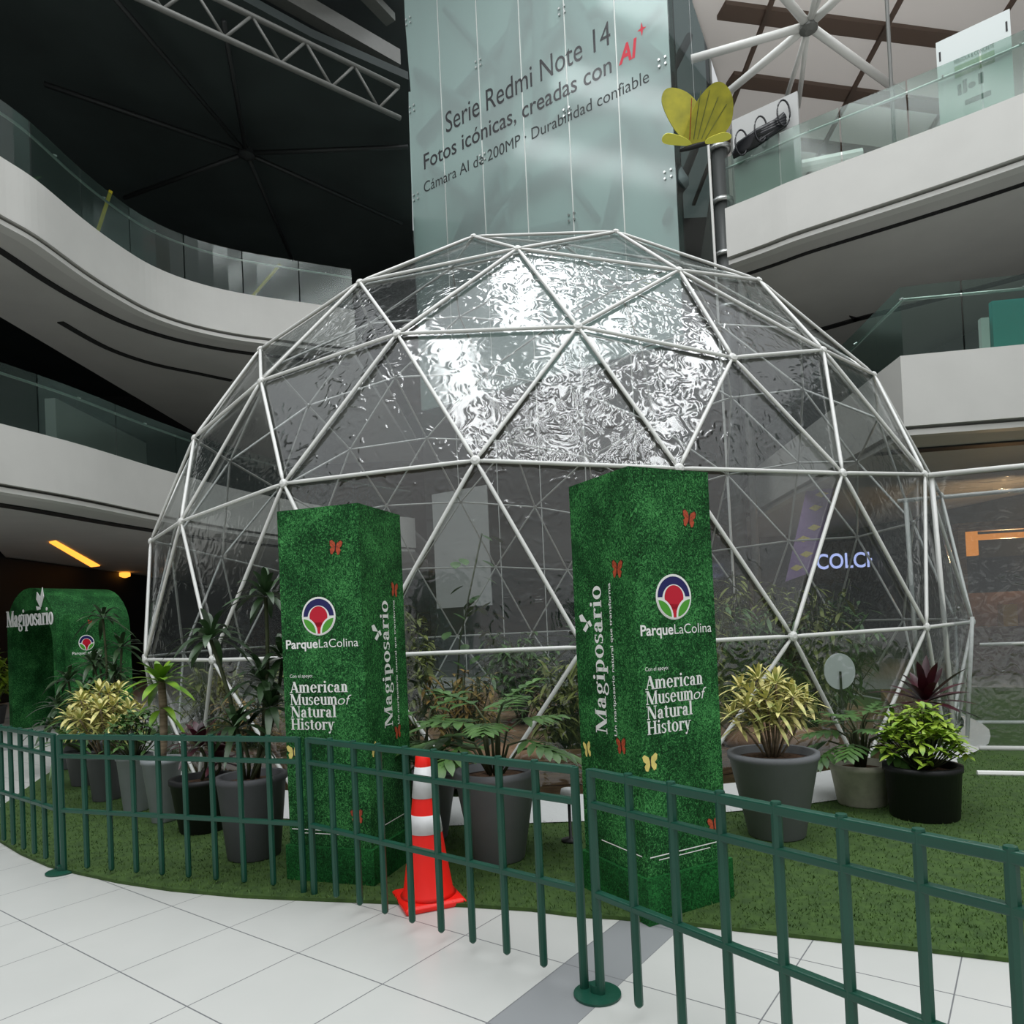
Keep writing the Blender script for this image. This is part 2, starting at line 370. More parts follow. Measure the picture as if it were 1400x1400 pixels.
def gap_of(vf):
    ys = [p[1] for p in vf[0]]; return .24 * (max(ys) - min(ys))
class Face:
    """a vertical wall plane: origin at lower left as seen by the viewer, u to the viewer's right"""
    def __init__(s, o, du):
        s.o = Vector(o); s.u = Vector(du).normalized(); s.n = Vector((s.u.y, -s.u.x, 0))
    def at(s, u, v, d=0.0): return s.o + s.u * u + Vector((0, 0, v)) + s.n * d
    def put(s, mb, vf, d=.002, rot=None, thick=0):
        v, f = vf
        if rot: v = [(rot[0] - p[1], rot[1] + p[0]) for p in v]       # text that climbs the wall
        if thick:
            n = len(v); vs = [s.at(p[0], p[1], d + thick) for p in v] + [s.at(p[0], p[1], d) for p in v]; fs = list(f)
            for q in f:
                fs += [(q[i], q[i - 1], q[i - 1] + n, q[i] + n) for i in range(len(q))]
            mb.add(vs, fs)
        else: mb.add([s.at(p[0], p[1], d) for p in v], f)
        return mb
def circ(cx, cy, r, n=36): return [(cx + r * math.cos(2 * PI * k / n), cy + r * math.sin(2 * PI * k / n)) for k in range(n)]
def clip(poly, cx, cy, r, inside=True):
    """convex clip of a polygon by a circle (as a polygon)"""
    out = poly; c = circ(cx, cy, r, 40)
    for i in range(40):
        a, b = c[i], c[(i + 1) % 40]; res = []
        sd = lambda p: (b[0] - a[0]) * (p[1] - a[1]) - (b[1] - a[1]) * (p[0] - a[0])
        for j in range(len(out)):
            p, q = out[j - 1], out[j]; sp, sq = sd(p), sd(q)
            if (sp >= 0) != (sq >= 0): tt = sp / (sp - sq); res.append((p[0] + (q[0] - p[0]) * tt, p[1] + (q[1] - p[1]) * tt))
            if sq >= 0: res.append(q)
        out = res
        if not out: break
    return out
def emblem(face, cu, cv, r, parent, d=.002):
    root = None
    def disc(name, polys, m, dd):
        nonlocal root
        mb = MB()
        for p in polys: mb.add([face.at(cu + x * r, cv + y * r, dd) for x, y in p], [tuple(range(len(p)))])
        o = mb.build(name, m, root if root is not None else parent)
        if root is None: root = o
        return o
    disc('emblem', [circ(0, 0, 1)], M['white_print'], d)
    disc('arch_band', [[(x, y) for x, y in circ(0, 0, .9) if y > -.14] ], M['navy'], d + .0008)
    disc('emblem_field', [circ(0, -.1, .65)], M['white_print'], d + .0016)
    disc('tree_shape', [circ(0, -.02, .53), [(-.42, -.32), (-.10, -.62), (-.12, -.9), (.12, -.9), (.10, -.62), (.42, -.32)]], M['red'], d + .003)
    lobes = [clip(circ(0, 0, .9), sx * .92, -.86, .74) for sx in (-1, 1)]
    disc('lobe_gap', [clip(circ(0, 0, .95), sx * .92, -.86, .84) for sx in (-1, 1)], M['white_print'], d + .0036)
    disc('leaf_lobe', lobes, M['pgreen'], d + .0044)
WING = [(0, .02), (.10, .35), (.38, .52), (.52, .42), (.46, .16), (.30, .02), (.42, -.12), (.36, -.36), (.20, -.42), (.06, -.18)]
def butterfly_print(face, u, v, size, m, parent, rot=0.0, squash=1.0, d=.003):
    c_, s_ = math.cos(rot), math.sin(rot)
    def T(x, y): x *= squash; return face.at(u + (x * c_ - y * s_) * size, v + (x * s_ + y * c_) * size, d)
    mb = MB()
    for sg in (-1, 1): mb.add([T(x * sg, y) for x, y in WING], [tuple(range(len(WING)))])
    o = mb.build('butterfly_print', m, parent)
    k = MB(); k.add([face.at(u + (x * c_ - y * s_) * size, v + (x * s_ + y * c_) * size, d + .001) for x, y in ((-.035, -.28), (.035, -.28), (.035, .34), (-.035, .34))], [(0, 1, 2, 3)])
    if m is M['orange']:
        for sg in (-1, 1):
            for (x0, y0), (x1, y1) in (((.38, .52), (.52, .42)), ((.52, .42), (.46, .16)), ((.1, .35), (.38, .52)), ((.36, -.36), (.42, -.12)), ((.03, .05), (.42, .3))):
                w = .035; k.add([face.at(u + (sg * x * squash * c_ - y * s_) * size, v + (sg * x * squash * s_ + y * c_) * size, d + .001) for x, y in ((x0, y0), (x1, y1), (x1 - w, y1 - w), (x0 - w, y0 - w))], [(0, 1, 2, 3)])
    k.build('butterfly_body', M['black'], o)
# ================================================================== SETTING
fl = MB().box((0, 12, -.05), (60, 70, .1)); struct(fl, 'floor', M['tile'], 'pale floor tiles with thin joints and grey bands')
# ---- balconies of the atrium (plan curves traced along the slab edge)
def smooth_curve(pts, n=6):
    P = [Vector((p[0], p[1], 0)) for p in pts]; out = []
    for i in range(len(P) - 1):
        a, b, c, d = P[max(i - 1, 0)], P[i], P[i + 1], P[min(i + 2, len(P) - 1)]
        for k in range(n):
            q = k / n; out.append(.5 * ((2 * b) + (c - a) * q + (2 * a - 5 * b + 4 * c - d) * q * q + (3 * b - a - 3 * c + d) * q ** 3))
    return out + [P[-1]]
def off(pts, d):
    out = []
    for i, p in enumerate(pts):
        t_ = (pts[min(i + 1, len(pts) - 1)] - pts[max(i - 1, 0)]).normalized(); out.append(p + Vector((-t_.y, t_.x, 0)) * d)
    return out
def ribbon(mb, a, b, z0, z1):
    """solid band between plan curves a and b from z0 to z1"""
    n = len(a); vs = []
    for c, z in ((a, z0), (a, z1), (b, z1), (b, z0)): vs += [(p.x, p.y, z) for p in c]
    fs = []
    for i in range(n - 1):
        for k in range(4): l = ((k + 1) % 4) * n; fs.append((k * n + i, k * n + i + 1, l + i + 1, l + i))
    fs += [(0, n, 2 * n, 3 * n), (n - 1, 4 * n - 1, 3 * n - 1, 2 * n - 1)]
    return mb.add(vs, fs)
def balcony(nm, curve, side, zb, zt, inner, label, lip=.14):
    """side: +1 when the room behind the edge is to the left of the curve's direction"""
    f = MB(); ribbon(f, curve, off(curve, side * .3), zb + lip, zt); ribbon(f, off(curve, side * .06), off(curve, side * .3), zb, zb + lip - .05)
    struct(f, 'trim_' + nm, M['fascia'], label)
    s = MB(); a = off(curve, side * .3)
    poly = [(p.x, p.y) for p in a] + inner
    s.prism(poly, zb + .03, zb + .18); s.prism(poly, zt - .35, zt - .2)
    return struct(s, 'ceiling_' + nm, M['soffit'], 'grey soffit below the ' + label)
def slot(nm, curve, z, w=.13):
    struct(ribbon(MB(), curve, off(curve, w), z - .03, z), nm, M['slot'])  # solid dark strip under the soffit standing in for a shaded recess
LU = smooth_curve([(-10.6, 7.5), (-9.5, 10.2), (-8.9, 11.8), (-8.74, 12.57), (-8.55, 13.3), (-8.45, 14.6), (-8.3, 15.55), (-8.03, 16.5), (-7.5, 17.3), (-6.65, 18.0), (-5.45, 18.6), (-3.9, 19.3)])
balcony('upper_left', LU, 1, 9.2, 10.4, [(-3.9, 32), (-11.25, 32), (-11.35, 21.8), (-11.4, 16.4), (-11.6, 7.5)], 'white curved edge of the upper left balcony')
slot('trim_21', off(LU[6:], .82), 9.23, .16); slot('trim_22', off(smooth_curve([(-10.18, 16.64), (-9.99, 18.21), (-9.44, 19.36), (-8.61, 20.2), (-7.89, 20.91)]), 0), 9.23, .16)
LL = smooth_curve([(-10.2, 8.5), (-9.3, 11.0), (-8.85, 12.5), (-8.37, 14.1), (-7.9, 16.5), (-7.2, 19.0), (-6.0, 21.6), (-4.5, 24.0), (-3.3, 25.4)])
balcony('lower_left', LL, 1, 4.4, 5.6, [(-3.5, 40), (-26, 40), (-26, 39.5), (-14.3, 20.0), (-12.3, 13), (-11.8, 8.5)], 'white curved edge of the lower left balcony')
slot('trim_23', off(LL[6:], 1.15), 4.43, .3)
RU = smooth_curve([(4.98, 15.28), (5.6, 14.8), (6.2, 14.3), (7.9, 13.15), (9.2, 12.2), (11.5, 10.4)], 4)
def balcony_r(nm, curve, zb, zt, inner, label):
    f = MB(); ribbon(f, curve, off(curve, .3), zb + .14, zt); ribbon(f, off(curve, .07), off(curve, .3), zb, zb + .09); struct(f, 'trim_' + nm, M['fascia'], label)
    s = MB(); a = off(curve, .3); poly = [(p.x, p.y) for p in a] + inner; s.prism(poly, zb + .03, zb + .18); s.prism(poly, zt - .35, zt - .2)
    struct(s, 'ceiling_' + nm, M['soffit'], 'grey soffit below the ' + label)
balcony_r('upper_right', RU, 9.2, 10.4, [(18, 10.4), (18, 26), (8.2, 26), (6.9, 18.5)], 'white edge of the upper right balcony')
slot('trim_24', off(RU, .75), 9.23, .1); slot('trim_25', off(RU, 5.2), 9.23, .25)
RL = [Vector(p) for p in ((6.95, 20, 0), (6.75, 17, 0), (6.55, 13.5, 0), (6.42, 11.43, 0), (8.17, 11.17, 0), (10.0, 10.9, 0), (13, 10.4, 0))]
balcony_r('lower_right', RL, 4.4, 5.68, [(18, 10.4), (18, 26), (7.2, 26)], 'white angular edge of the lower right balcony')
slot('trim_26', off(RL[3:], 1.2), 4.43, .3)
# ---- walls that close the mall
def wall(nm, c, d, m, rz=0.0): return struct(MB().box(c, d, rz), nm, M[m])
wall('wall_back', (0, 40, 12), (70, .4, 24), 'dark_wall'); wall('wall_left', (-24, 20, 12), (.4, 45, 24), 'dark_wall'); wall('wall_right', (20, 22, 9), (.4, 40, 18), 'mid_wall')
wall('wall_upper_left', (-13.2, 18, 7.3), (.3, 16, 3.3), 'dark_wall')
wall('wall_shopfront', (-12.7, 22.5, 7.1), (.3, 5, 3.0), 'light_wall'); wall('wall_ground_left', (-15.5, 25, 2.2), (.3, 26, 4.4), 'dark_wall')
wall('wall_middle_right', (12.5, 20, 7.3), (.3, 16, 3.2), 'mid_wall', .25)
wall('wall_ground_right', (13.2, 19.5, 2.2), (.3, 19, 4.4), 'mid_wall', .2)
wall('wall_shop_back', (8, 30, 2.2), (14, .3, 4.4), 'mid_wall')
wall('wall_lobby', (-1.9, 27.5, 3.2), (2.0, .3, 6.4), 'light_wall'); wall('wall_lobby_dark', (2.6, 27, 5), (6.5, .3, 10), 'mid_wall')
# ---- dark canopy roof, upper left
can = MB(); can.prism([(-24, 12.6), (-9, 12.6), (-5.6, 14.9), (-4.0, 16.3), (-1.98, 17.7), (-2.12, 18.73), (-2.49, 21.84), (-2.9, 25.17), (-2.9, 40), (-24, 40)], 15.4, 15.6)
struct(can, 'ceiling_canopy', M['canopy'], 'dark canopy roof over the left gallery')
rp = MB().prism([(-7.5, 13.0), (-1.6, 13.0), (-1.75, 15.5), (-2.1, 18.6), (-2.3, 21.0), (-7.5, 21.0)], 17.6, 17.7); struct(rp, 'ceiling_strip', M['mid_wall'], 'grey roof strip beside the glass tower')
# ---- pale fabric skylight roof, upper right
fab = MB().prism([(6.3, 14.6), (22, 14.6), (22, 33), (9.5, 33), (7.6, 22.8), (5.6, 19.0)], 18.17, 18.23); struct(fab, 'ceiling_fabric', M['fabric'], 'pale fabric roof over the right gallery')
fb = MB()
for (a, b) in (((6.4, 19.1), (15, 20.8)), ((7.4, 21.6), (16, 23.5)), ((8.2, 24.2), (16, 26)), ((5.9, 16.9), (15, 18.3))):
    A_, B_ = Vector((a[0], a[1], 18.0)), Vector((b[0], b[1], 18.0)); d_ = (B_ - A_); fb.box((A_ + B_) / 2, (d_.length, .5, .12), math.atan2(d_.y, d_.x))
for (a, b) in (((7.6, 17), (7.9, 28)), ((11.0, 17), (11.9, 28)), ((14.0, 17), (15.6, 28))):
    A_, B_ = Vector((a[0], a[1], 17.9)), Vector((b[0], b[1], 17.9)); d_ = (B_ - A_); fb.box((A_ + B_) / 2, (d_.length, .12, .1), math.atan2(d_.y, d_.x))
struct(fb, 'trim_27', M['fabric_band'])
# ================================================================== ROOF STEELWORK
def truss(name, label, p0, p1, h, r, m, n=10, w=.0):
    p0, p1 = Vector(p0), Vector(p1); up = Vector((0, 0, h)); t_ = thing(name, label, 'roof truss', p0)
    MB().tube([p0, p1], r, 8).build('bottom_chord', m, t_, True); MB().tube([p0 + up, p1 + up], r, 8).build('top_chord', m, t_, True)
    for i in range(n):
        a = p0.lerp(p1, i / n); b = p0.lerp(p1, (i + 1) / n)
        MB().tube([a, b + up] if i % 2 else [a + up, b], r * .55, 6).build('web_bar', m, t_, True)
    return t_
truss('roof_truss', 'grey lattice truss along the edge of the dark canopy', (-8.6, 12.0, 14.0), (-2.15, 17.1, 14.0), .75, .06, M['steel_grey'], 14)
def beam(name, label, p0, p1, w, h, m, cat='beam', group=None):
    p0, p1 = Vector(p0), Vector(p1); d = p1 - p0
    zax = Vector((0, 0, 1)); x = d.normalized(); y = zax.cross(x).normalized(); z = x.cross(y)
    R = Matrix((x, y, z)).transposed()
    o = MB().box((p0 + p1) / 2, (d.length, w, h), mtx=R).build(name, m); return tag(o, label, cat, group)
beam('roof_beam', 'wide pale roof beam above the grey lattice truss', (-6.6, 14.4, 16.3), (-2.3, 18.2, 16.3), .3, .4, M['steel_grey'])
beam('roof_beam', 'topmost white roof beam beside the glass tower', (-4.6, 14.4, 17.2), (-2.4, 18.0, 17.2), .3, .2, M['steel_grey'])
cn = Vector((-6.72, 19.49, 14.95))
hub = thing('canopy_node', 'dark star of struts under the canopy roof', 'roof strut', cn)
for (x, y) in ((-7.84, 14.0), (-5.7, 15.4), (-2.3, 19.75), (-11.16, 21.46), (-10.62, 16.92), (-7.31, 25.53), (-3.05, 23.52)):
    MB().tube([cn, (x, y, 15.1)], .06, 6).build('strut', M['steel_dark'], hub, True)
MB().lathe([(.05, -.15), (.22, -.08), (.22, .08), (.05, .15)], cn, 12).build('hub', M['steel_dark'], hub)
st = Vector((7.37, 16.12, 15.0))
hub = thing('skylight_star', 'white star of tubular struts under the fabric roof', 'roof strut', st)
for i, (x, y, z, r) in enumerate(((4.9, 16.95, 15.0, .095), (5.75, 18.9, 15.1, .095), (7.86, 18.9, 15.1, .06), (8.25, 18.9, 15.1, .06), (10.8, 18.45, 15.0, .095), (5.9, 14.9, 15.2, .095), (7.1, 14.6, 15.2, .06), (7.35, 14.6, 15.2, .06), (8.2, 14.9, 15.2, .095))):
    MB().tube([st, (x, y, z)], r, 10).build('strut', M['steel_white'], hub, True)
MB().lathe([(.08, -.16), (.2, -.1), (.2, .1), (.08, .16)], st, 14).build('hub', M['steel_grey'], hub)
o = MB().tube([(7.75, 13.6, 10.4), (7.75, 13.6, 17.9)], .035, 6).build('suspension_rod', M['steel_grey']); tag(o, 'thin vertical rod rising behind the upper right balcony glass', 'rod')
o = MB().tube([(6.6, 15.6, 11.4), (8.0, 15.3, 11.45)], .13, 10).build('roof_tube', M['steel_white']); tag(o, 'short white tube behind the upper right glass', 'tube')
# ================================================================== GLASS BALUSTRADES
def balustrade(label, curve, inset, z, h, n, railh, m_rail='chrome'):
    c = off(curve, inset); t_ = thing('glass_balustrade', label, 'balustrade', (c[0].x, c[0].y, z))
    Ls = [0]
    for i in range(len(c) - 1): Ls.append(Ls[-1] + (c[i + 1] - c[i]).length)
    def at(s):
        for i in range(len(c) - 1):
            if s <= Ls[i + 1] or i == len(c) - 2:
                q = (s - Ls[i]) / max(1e-6, Ls[i + 1] - Ls[i]); return c[i].lerp(c[i + 1], q)
    tot = Ls[-1]
    for k in range(n):
        sub = [at(tot * (k + q / 4) / n + (.015 if q == 0 else (-.015 if q == 4 else 0))) for q in range(5)]
        ribbon(MB(), sub, off(sub, .016), z + .005, z + h).build('glass_panel', M['glass'], t_)
        p = at(tot * (k + .5) / n); q = off([p, at(tot * (k + .52) / n)], .06)[0]
        MB().tube([p + Vector((0, 0, z + railh)), q + Vector((0, 0, z + railh + .03))], .018, 6).build('bracket', M[m_rail], t_)
    r = off(c, .07); MB().tube([p + Vector((0, 0, z + railh)) for p in r], .026, 8).build('handrail', M[m_rail], t_, True)
    return t_
balustrade('curved glass balustrade on the upper left balcony', LU[4:], .12, 10.4, 1.15, 9, .95)
balustrade('glass balustrade on the lower left balcony beside the dome', LL[3:], .12, 5.6, 1.15, 9, .98)
balustrade('glass balustrade on the upper right balcony', RU, .12, 10.4, 1.15, 7, .95)
balustrade('glass balustrade on the angular lower right balcony', [p for p in RL], .12, 5.68, 1.15, 8, .95)
# ================================================================== GLASS TOWER
TO = Vector((-2.75, 24.0, 0)); TD = Vector((math.cos(math.radians(-34)), math.sin(math.radians(-34)), 0))
TF = Face(TO, TD); TI = -TF.n                                   # TF.n points to the viewer
tw = thing('glass_tower', 'tall pale glass tower with a phone advert in grey letters', 'tower', TO)
cuts = [0, 1.45, 2.99, 4.56, 6.10, 7.68, 9.22]; TZ = 25.0
def slab(mb, u0, u1, z0, z1, d0, d1):
    vs = [TF.at(u, v, d) for u in (u0, u1) for d in (d0, d1) for v in (z0, z1)]
    return mb.add(vs, [(0, 1, 3, 2), (4, 6, 7, 5), (0, 4, 5, 1), (2, 3, 7, 6), (0, 2, 6, 4), (1, 5, 7, 3)])
for a, b in zip(cuts[:-1], cuts[1:]): slab(MB(), a + .015, b - .015, 9.0, TZ, -.02, 0).build('glass_panel', M['tower_glass'], tw)
for a, b in zip(cuts[:-1], cuts[1:]): slab(MB(), a + .015, b - .015, 0.02, 8.97, -.02, 0).build('lower_glass_panel', M['tower_side'], tw)
for k, u in enumerate(cuts[1:-1]): slab(MB(), u - .02, u + .02, .02, TZ, -.05, -.005).build('joint_strip', M['steel_white'], tw)
slab(MB(), .1, 9.1, 9.0, TZ, -.8, -.7).build('backing_panel', M['tower_back'], tw)
slab(MB(), .1, 9.1, .02, 9.0, -2.9, -2.8).build('lower_backing', M['mid_wall'], tw)
slab(MB(), .02, .06, 9.0, TZ, -.8, -.03).build('side_return', M['tower_back'], tw)
slab(MB(), .35, 2.6, 2.3, 6.1, .01, .05).build('pale_screen', M['light_wall'], tw)
ROOF_REFL = [((-.17, 20.99), (3.23, 17.66), .16), ((.05, 18.43), (4.76, 20.5), .16), ((1.43, 22.28), (3.89, 18.59), .1), ((3.07, 17.0), (4.6, 21.3), .3), ((5.03, 19.45), (6.97, 19.32), .14),
       ((6.0, 19.9), (9.1, 13.32), .34), ((5.08, 21.33), (4.85, 16.6), .22), ((7.11, 19.25), (8.79, 16.9), .18), ((1.3, 13.8), (3.34, 16.45), .3), ((2.2, 14.9), (8.9, 15.6), .2),
       ((5.31, 15.64), (6.67, 13.28), .1), ((3.26, 18.23), (6.5, 19.8), .16), ((5.87, 16.9), (9.1, 16.3), .2), ((1.0, 14.2), (5.9, 13.4), .22), ((.3, 17.6), (3.2, 14.4), .12), ((4.3, 16.2), (8.9, 18.4), .12),
       ((.2, 12.0), (4.4, 15.6), .14), ((6.7, 12.2), (8.0, 16.2), .16), ((3.8, 12.2), (3.2, 17.0), .1)]
for (a, b, r) in ROOF_REFL:
    MB().tube([TF.at(a[0], a[1], -.45), TF.at(b[0], b[1], -.45)], r, 8).build('tower_tube', M['lattice'], tw, True)  # tubes added behind the glass to imitate its reflection of the roof
for (u, v) in ((.2, 22.2), (3.0, 19.4), (6.05, 19.5), (.2, 19.2), (3.0, 16.4), (6.05, 16.5), (9.0, 16.55), (9.0, 13.5), (6.05, 13.4), (.2, 16.2), (9.0, 19.4)):
    mb = MB()
    for du in (-.09, .09):
        for dv in (-.09, .09): mb.lathe([(.032, -.03), (.032, .03)], (0, 0, 0), 8); n_ = 16; R_ = [TF.at(u + du + p[0], v + dv + p[1], p[2] + .01) for p in mb.v[-n_:]]; mb.v[-n_:] = [tuple(q) for q in R_]
    mb.build('glazing_bolts', M['chrome'], tw)
# side of the tower
E0 = TF.at(9.22, 0, 0)
def side_slab(mb, a, b, z0, z1, t0, t1):
    vs = [E0 + TI * s + TD * q + Vector((0, 0, v)) for s in (a, b) for q in (t0, t1) for v in (z0, z1)]
    return mb.add(vs, [(0, 1, 3, 2), (4, 6, 7, 5), (0, 4, 5, 1), (2, 3, 7, 6), (0, 2, 6, 4), (1, 5, 7, 3)])
side_slab(MB(), .02, 3.5, .02, TZ, -.03, 0).build('side_glass', M['tower_side'], tw)
side_slab(MB(), 3.45, 3.6, .02, TZ, -.12, .02).build('corner_post', M['steel_grey'], tw)
side_slab(MB(), .9, 3.4, .02, TZ, -1.6, -1.5).build('lift_shaft', M['mid_wall'], tw)
for z0, z1 in ((9, 12.5), (12.5, 16), (16, 19.5)):
    MB().tube([E0 + TI * .4 - TD * .5 + Vector((0, 0, z0)), E0 + TI * 3.2 - TD * .5 + Vector((0, 0, z1))], .12, 8).build('tower_tube', M['steel_grey'], tw, True)
for wv in words_of(fit(sans('Serie Redmi Note 14', -.0), 1.59, 7.53, 17.78, .68)): mb = MB(); TF.put(mb, wv); mb.build('lettering', M['curve_dark'], tw)
for wv in words_of(fit(sans('Fotos icónicas, creadas con', .006), .60, 7.52, 16.97, .52)): mb = MB(); TF.put(mb, wv); mb.build('lettering', M['curve_dark'], tw)
for wv in words_of(fit(sans('Cámara AI de 200MP · Durabilidad confiable', -.0), .55, 8.6, 16.2, .36)): mb = MB(); TF.put(mb, wv); mb.build('lettering', M['steel_dark'], tw)
mb = MB(); TF.put(mb, fit(sans('AI', .03, .2), 7.74, 8.30, 17.07, .5)); s_ = (8.46, 17.72)
mb.add([TF.at(s_[0] + x, s_[1] + y, .002) for x, y in ((0, .2), (.035, .035), (.14, 0), (.035, -.035), (0, -.2), (-.035, -.035), (-.14, 0), (-.035, .035))], [tuple(range(8))])
mb.build('red_lettering', M['red'], tw)
# ringed column beside the tower
rc = thing('ringed_column', 'dark column with pale clamp rings and a white rod beside the glass tower', 'column', (6.0, 18.6, 0))
MB().lathe([(.2, 0), (.2, 14.55)], (6.0, 18.6, 0), 16).build('column_shaft', mat('smoky_column', '#4a4d4c', .35), rc, True)
MB().lathe([(.1, 0), (.1, 14.2)], (6.32, 18.35, 0), 12).build('side_pipe', M['steel_grey'], rc, True)
for z in (9.6, 11.0, 12.4, 13.8):
    MB().lathe([(.21, 0), (.29, 0), (.29, .1), (.21, .1)], (6.0, 18.6, z), 16).build('clamp_ring', M['chrome'], rc, True)
MB().tube([(5.72, 18.3, 0), (5.62, 18.3, 14.3)], .035, 8).build('white_rod', M['steel_white'], rc)
# ================================================================== DOME
phi = math.atan(.5)
ico = [Vector((0, 0, 1))] + [Vector((math.cos(phi) * math.cos(2 * PI * i / 5), math.cos(phi) * math.sin(2 * PI * i / 5), math.sin(phi))) for i in range(5)] + \
      [Vector((math.cos(phi) * math.cos(2 * PI * (i + .5) / 5), math.cos(phi) * math.sin(2 * PI * (i + .5) / 5), -math.sin(phi))) for i in range(5)] + [Vector((0, 0, -1))]
tris = []
for i in range(5):
    j = (i + 1) % 5; tris += [(0, 1 + i, 1 + j), (1 + i, 6 + i, 1 + j), (6 + i, 6 + j, 1 + j), (11, 6 + j, 6 + i)]
nodes = {}; tri4 = []
def nid(p):
    k = tuple(round(c, 4) + 0.0 for c in p)
    if k not in nodes: nodes[k] = len(nodes)
    return nodes[k]
for (a, b, c) in tris:
    A_, B_, C_ = ico[a], ico[b], ico[c]; g = {}
    for i in range(5):
        for j in range(5 - i): g[i, j] = nid(((A_ * (4 - i - j) + B_ * i + C_ * j) / 4).normalized())
    for i in range(4):
        for j in range(4 - i):
            tri4.append((g[i, j], g[i + 1, j], g[i, j + 1]))
            if i + j < 3: tri4.append((g[i + 1, j], g[i + 1, j + 1], g[i, j + 1]))
DC = Vector((.5485, 12.375, 1.430)); DR = 6.235; DPS = math.radians(.45)
def dome_pt(p, R):
    x, y, z = p; c, s = math.cos(DPS), math.sin(DPS)
    q = DC + Vector((x * c - y * s, x * s + y * c, z * .997)) * R
    if q.z < .25: q.z = .03
    return q
keys = list(nodes.keys()); keep = {i for i, k in enumerate(keys) if k[2] > -.35}
P_out = {i: dome_pt(keys[i], DR) for i in keep}; P_in = {i: dome_pt(keys[i], DR - .035) for i in keep}
dome = thing('geodesic_dome', 'large clear geodesic dome with white struts over a butterfly garden', 'dome', (DC.x, DC.y, 0))
faces = [f for f in tri4 if all(i in keep for i in f)]
edges = {tuple(sorted((f[k], f[(k + 1) % 3]))) for f in faces for k in range(3)}
camp = Vector((0, 0, 1.65))
edges = sorted(edges, key=lambda e: ((P_out[e[0]] + P_out[e[1]]) / 2 - camp).length)
fm = MB(); idx = {i: n for n, i in enumerate(sorted(keep))}
fm.add([P_in[i] for i in sorted(keep)], [tuple(idx[i] for i in f) for f in faces]); fm.build('film_cover', M['film'], dome)
def strut(mb, e):
    a, b = P_out[e[0]], P_out[e[1]]; d = (b - a).normalized()
    L_ = (b - a).length
    return mb.tube([a + d * .03, a + d * .14, b - d * .14, b - d * .03], [.012, .0195, .0195, .012], 8)
for e in edges[:100]: strut(MB(), e).build('strut', M['steel_white'], dome, True)
rest = MB()
for e in edges[100:]: strut(rest, e)
rest.build('strut', M['steel_white'], dome, True)['kind'] = 'stuff'
hn = sorted(keep, key=lambda i: (P_out[i] - camp).length)
def hub_at(mb, i):
    p = P_out[i]; n = (p - DC).normalized(); a = n.orthogonal().normalized(); b = n.cross(a); R = Matrix((a, b, n)).transposed()
    k = len(mb.v); mb.lathe([(.02, -.02), (.045, -.015), (.045, .015), (.02, .03)], (0, 0, 0), 10)
    mb.v[k:] = [tuple(R @ Vector(q) + p) for q in mb.v[k:]]; return mb
for i in hn[:100]: hub_at(MB(), i).build('hub', M['steel_white'], dome)
mb = MB(); [hub_at(mb, i) for i in hn[100:]]; mb.build('hub', M['steel_white'], dome)['kind'] = 'stuff'
# white tarpaulin skirt round the foot of the dome
sk = MB(); seg = []
for k in range(73):
    a = 2 * PI * k / 72; r0 = DR * .975; r1 = DR + (.10 if (k < 6 or k > 61) else .33) + .03 * math.sin(k * .9) + .012 * math.sin(k * 2.1)
    for r, z in ((r0, .14), (r0 + .12, .09 + .02 * math.sin(k * 3.1)), (r1, .03)): seg.append((DC.x + r * math.cos(a), DC.y + r * math.sin(a), z))
sk.add(seg, [(3 * k + j, 3 * k + j + 1, 3 * k + j + 4, 3 * k + j + 3) for k in range(72) for j in range(2)]); sk.build('ground_skirt', M['skirt'], dome, True)
# ================================================================== ENTRANCE TUNNEL
T0 = Vector((4.80, 8.10, 0)); TDR = Vector((.94, -.33, 0)).normalized(); TB = Vector((.33, .94, 0)).normalized()
tn = thing('entrance_tunnel', 'clear plastic tunnel on a white tube frame joined to the dome', 'tunnel', T0)
def tp(u, w, z): return T0 + TDR * u + TB * w + Vector((0, 0, z))
Lt = 4.5
def tt(name, a, b, r=.03): MB().tube([a, b], r, 8).build(name, M['steel_white'], tn, True)
tt('top_tube', tp(0, 0, 3.13), tp(Lt, 0, 3.13)); tt('top_tube', tp(-.0, 2.0, 3.13), tp(Lt, 2.0, 3.13)); tt('base_tube', tp(.35, 0, .04), tp(Lt, 0, .04)); tt('base_tube', tp(0, 2, .04), tp(Lt, 2, .04))
tt('middle_tube', tp(.42, .05, 1.19), tp(Lt, .05, 1.19), .018); tt('upright', tp(.12, .03, .04), tp(.03, .03, 3.13), .028); tt('upright', tp(.32, .4, .04), tp(.42, .3, 1.5), .022)
tt('upright', tp(.14, 2, .04), tp(.1, 2, 3.13)); tt('cross_tube', tp(2.6, 0, 3.13), tp(2.6, 2, 3.13)); tt('upright', tp(2.6, 0, .04), tp(2.6, 0, 3.13))
def sheet(a, b, c, d, nm='film_panel'):
    mb = MB(); n = 12; vs = []
    nn = (b - a).cross(d - a).normalized()
    for i in range(n + 1):
        for j in range(n + 1): 
            p = a.lerp(b, i / n).lerp(d.lerp(c, i / n), j / n); vs.append(p + nn * (.035 * math.sin(i * 1.9 + j) * math.sin(j * 1.3)))
    mb.add(vs, [(i * (n + 1) + j, (i + 1) * (n + 1) + j, (i + 1) * (n + 1) + j + 1, i * (n + 1) + j + 1) for i in range(n) for j in range(n)])
    mb.build(nm, M['film'], tn, True)
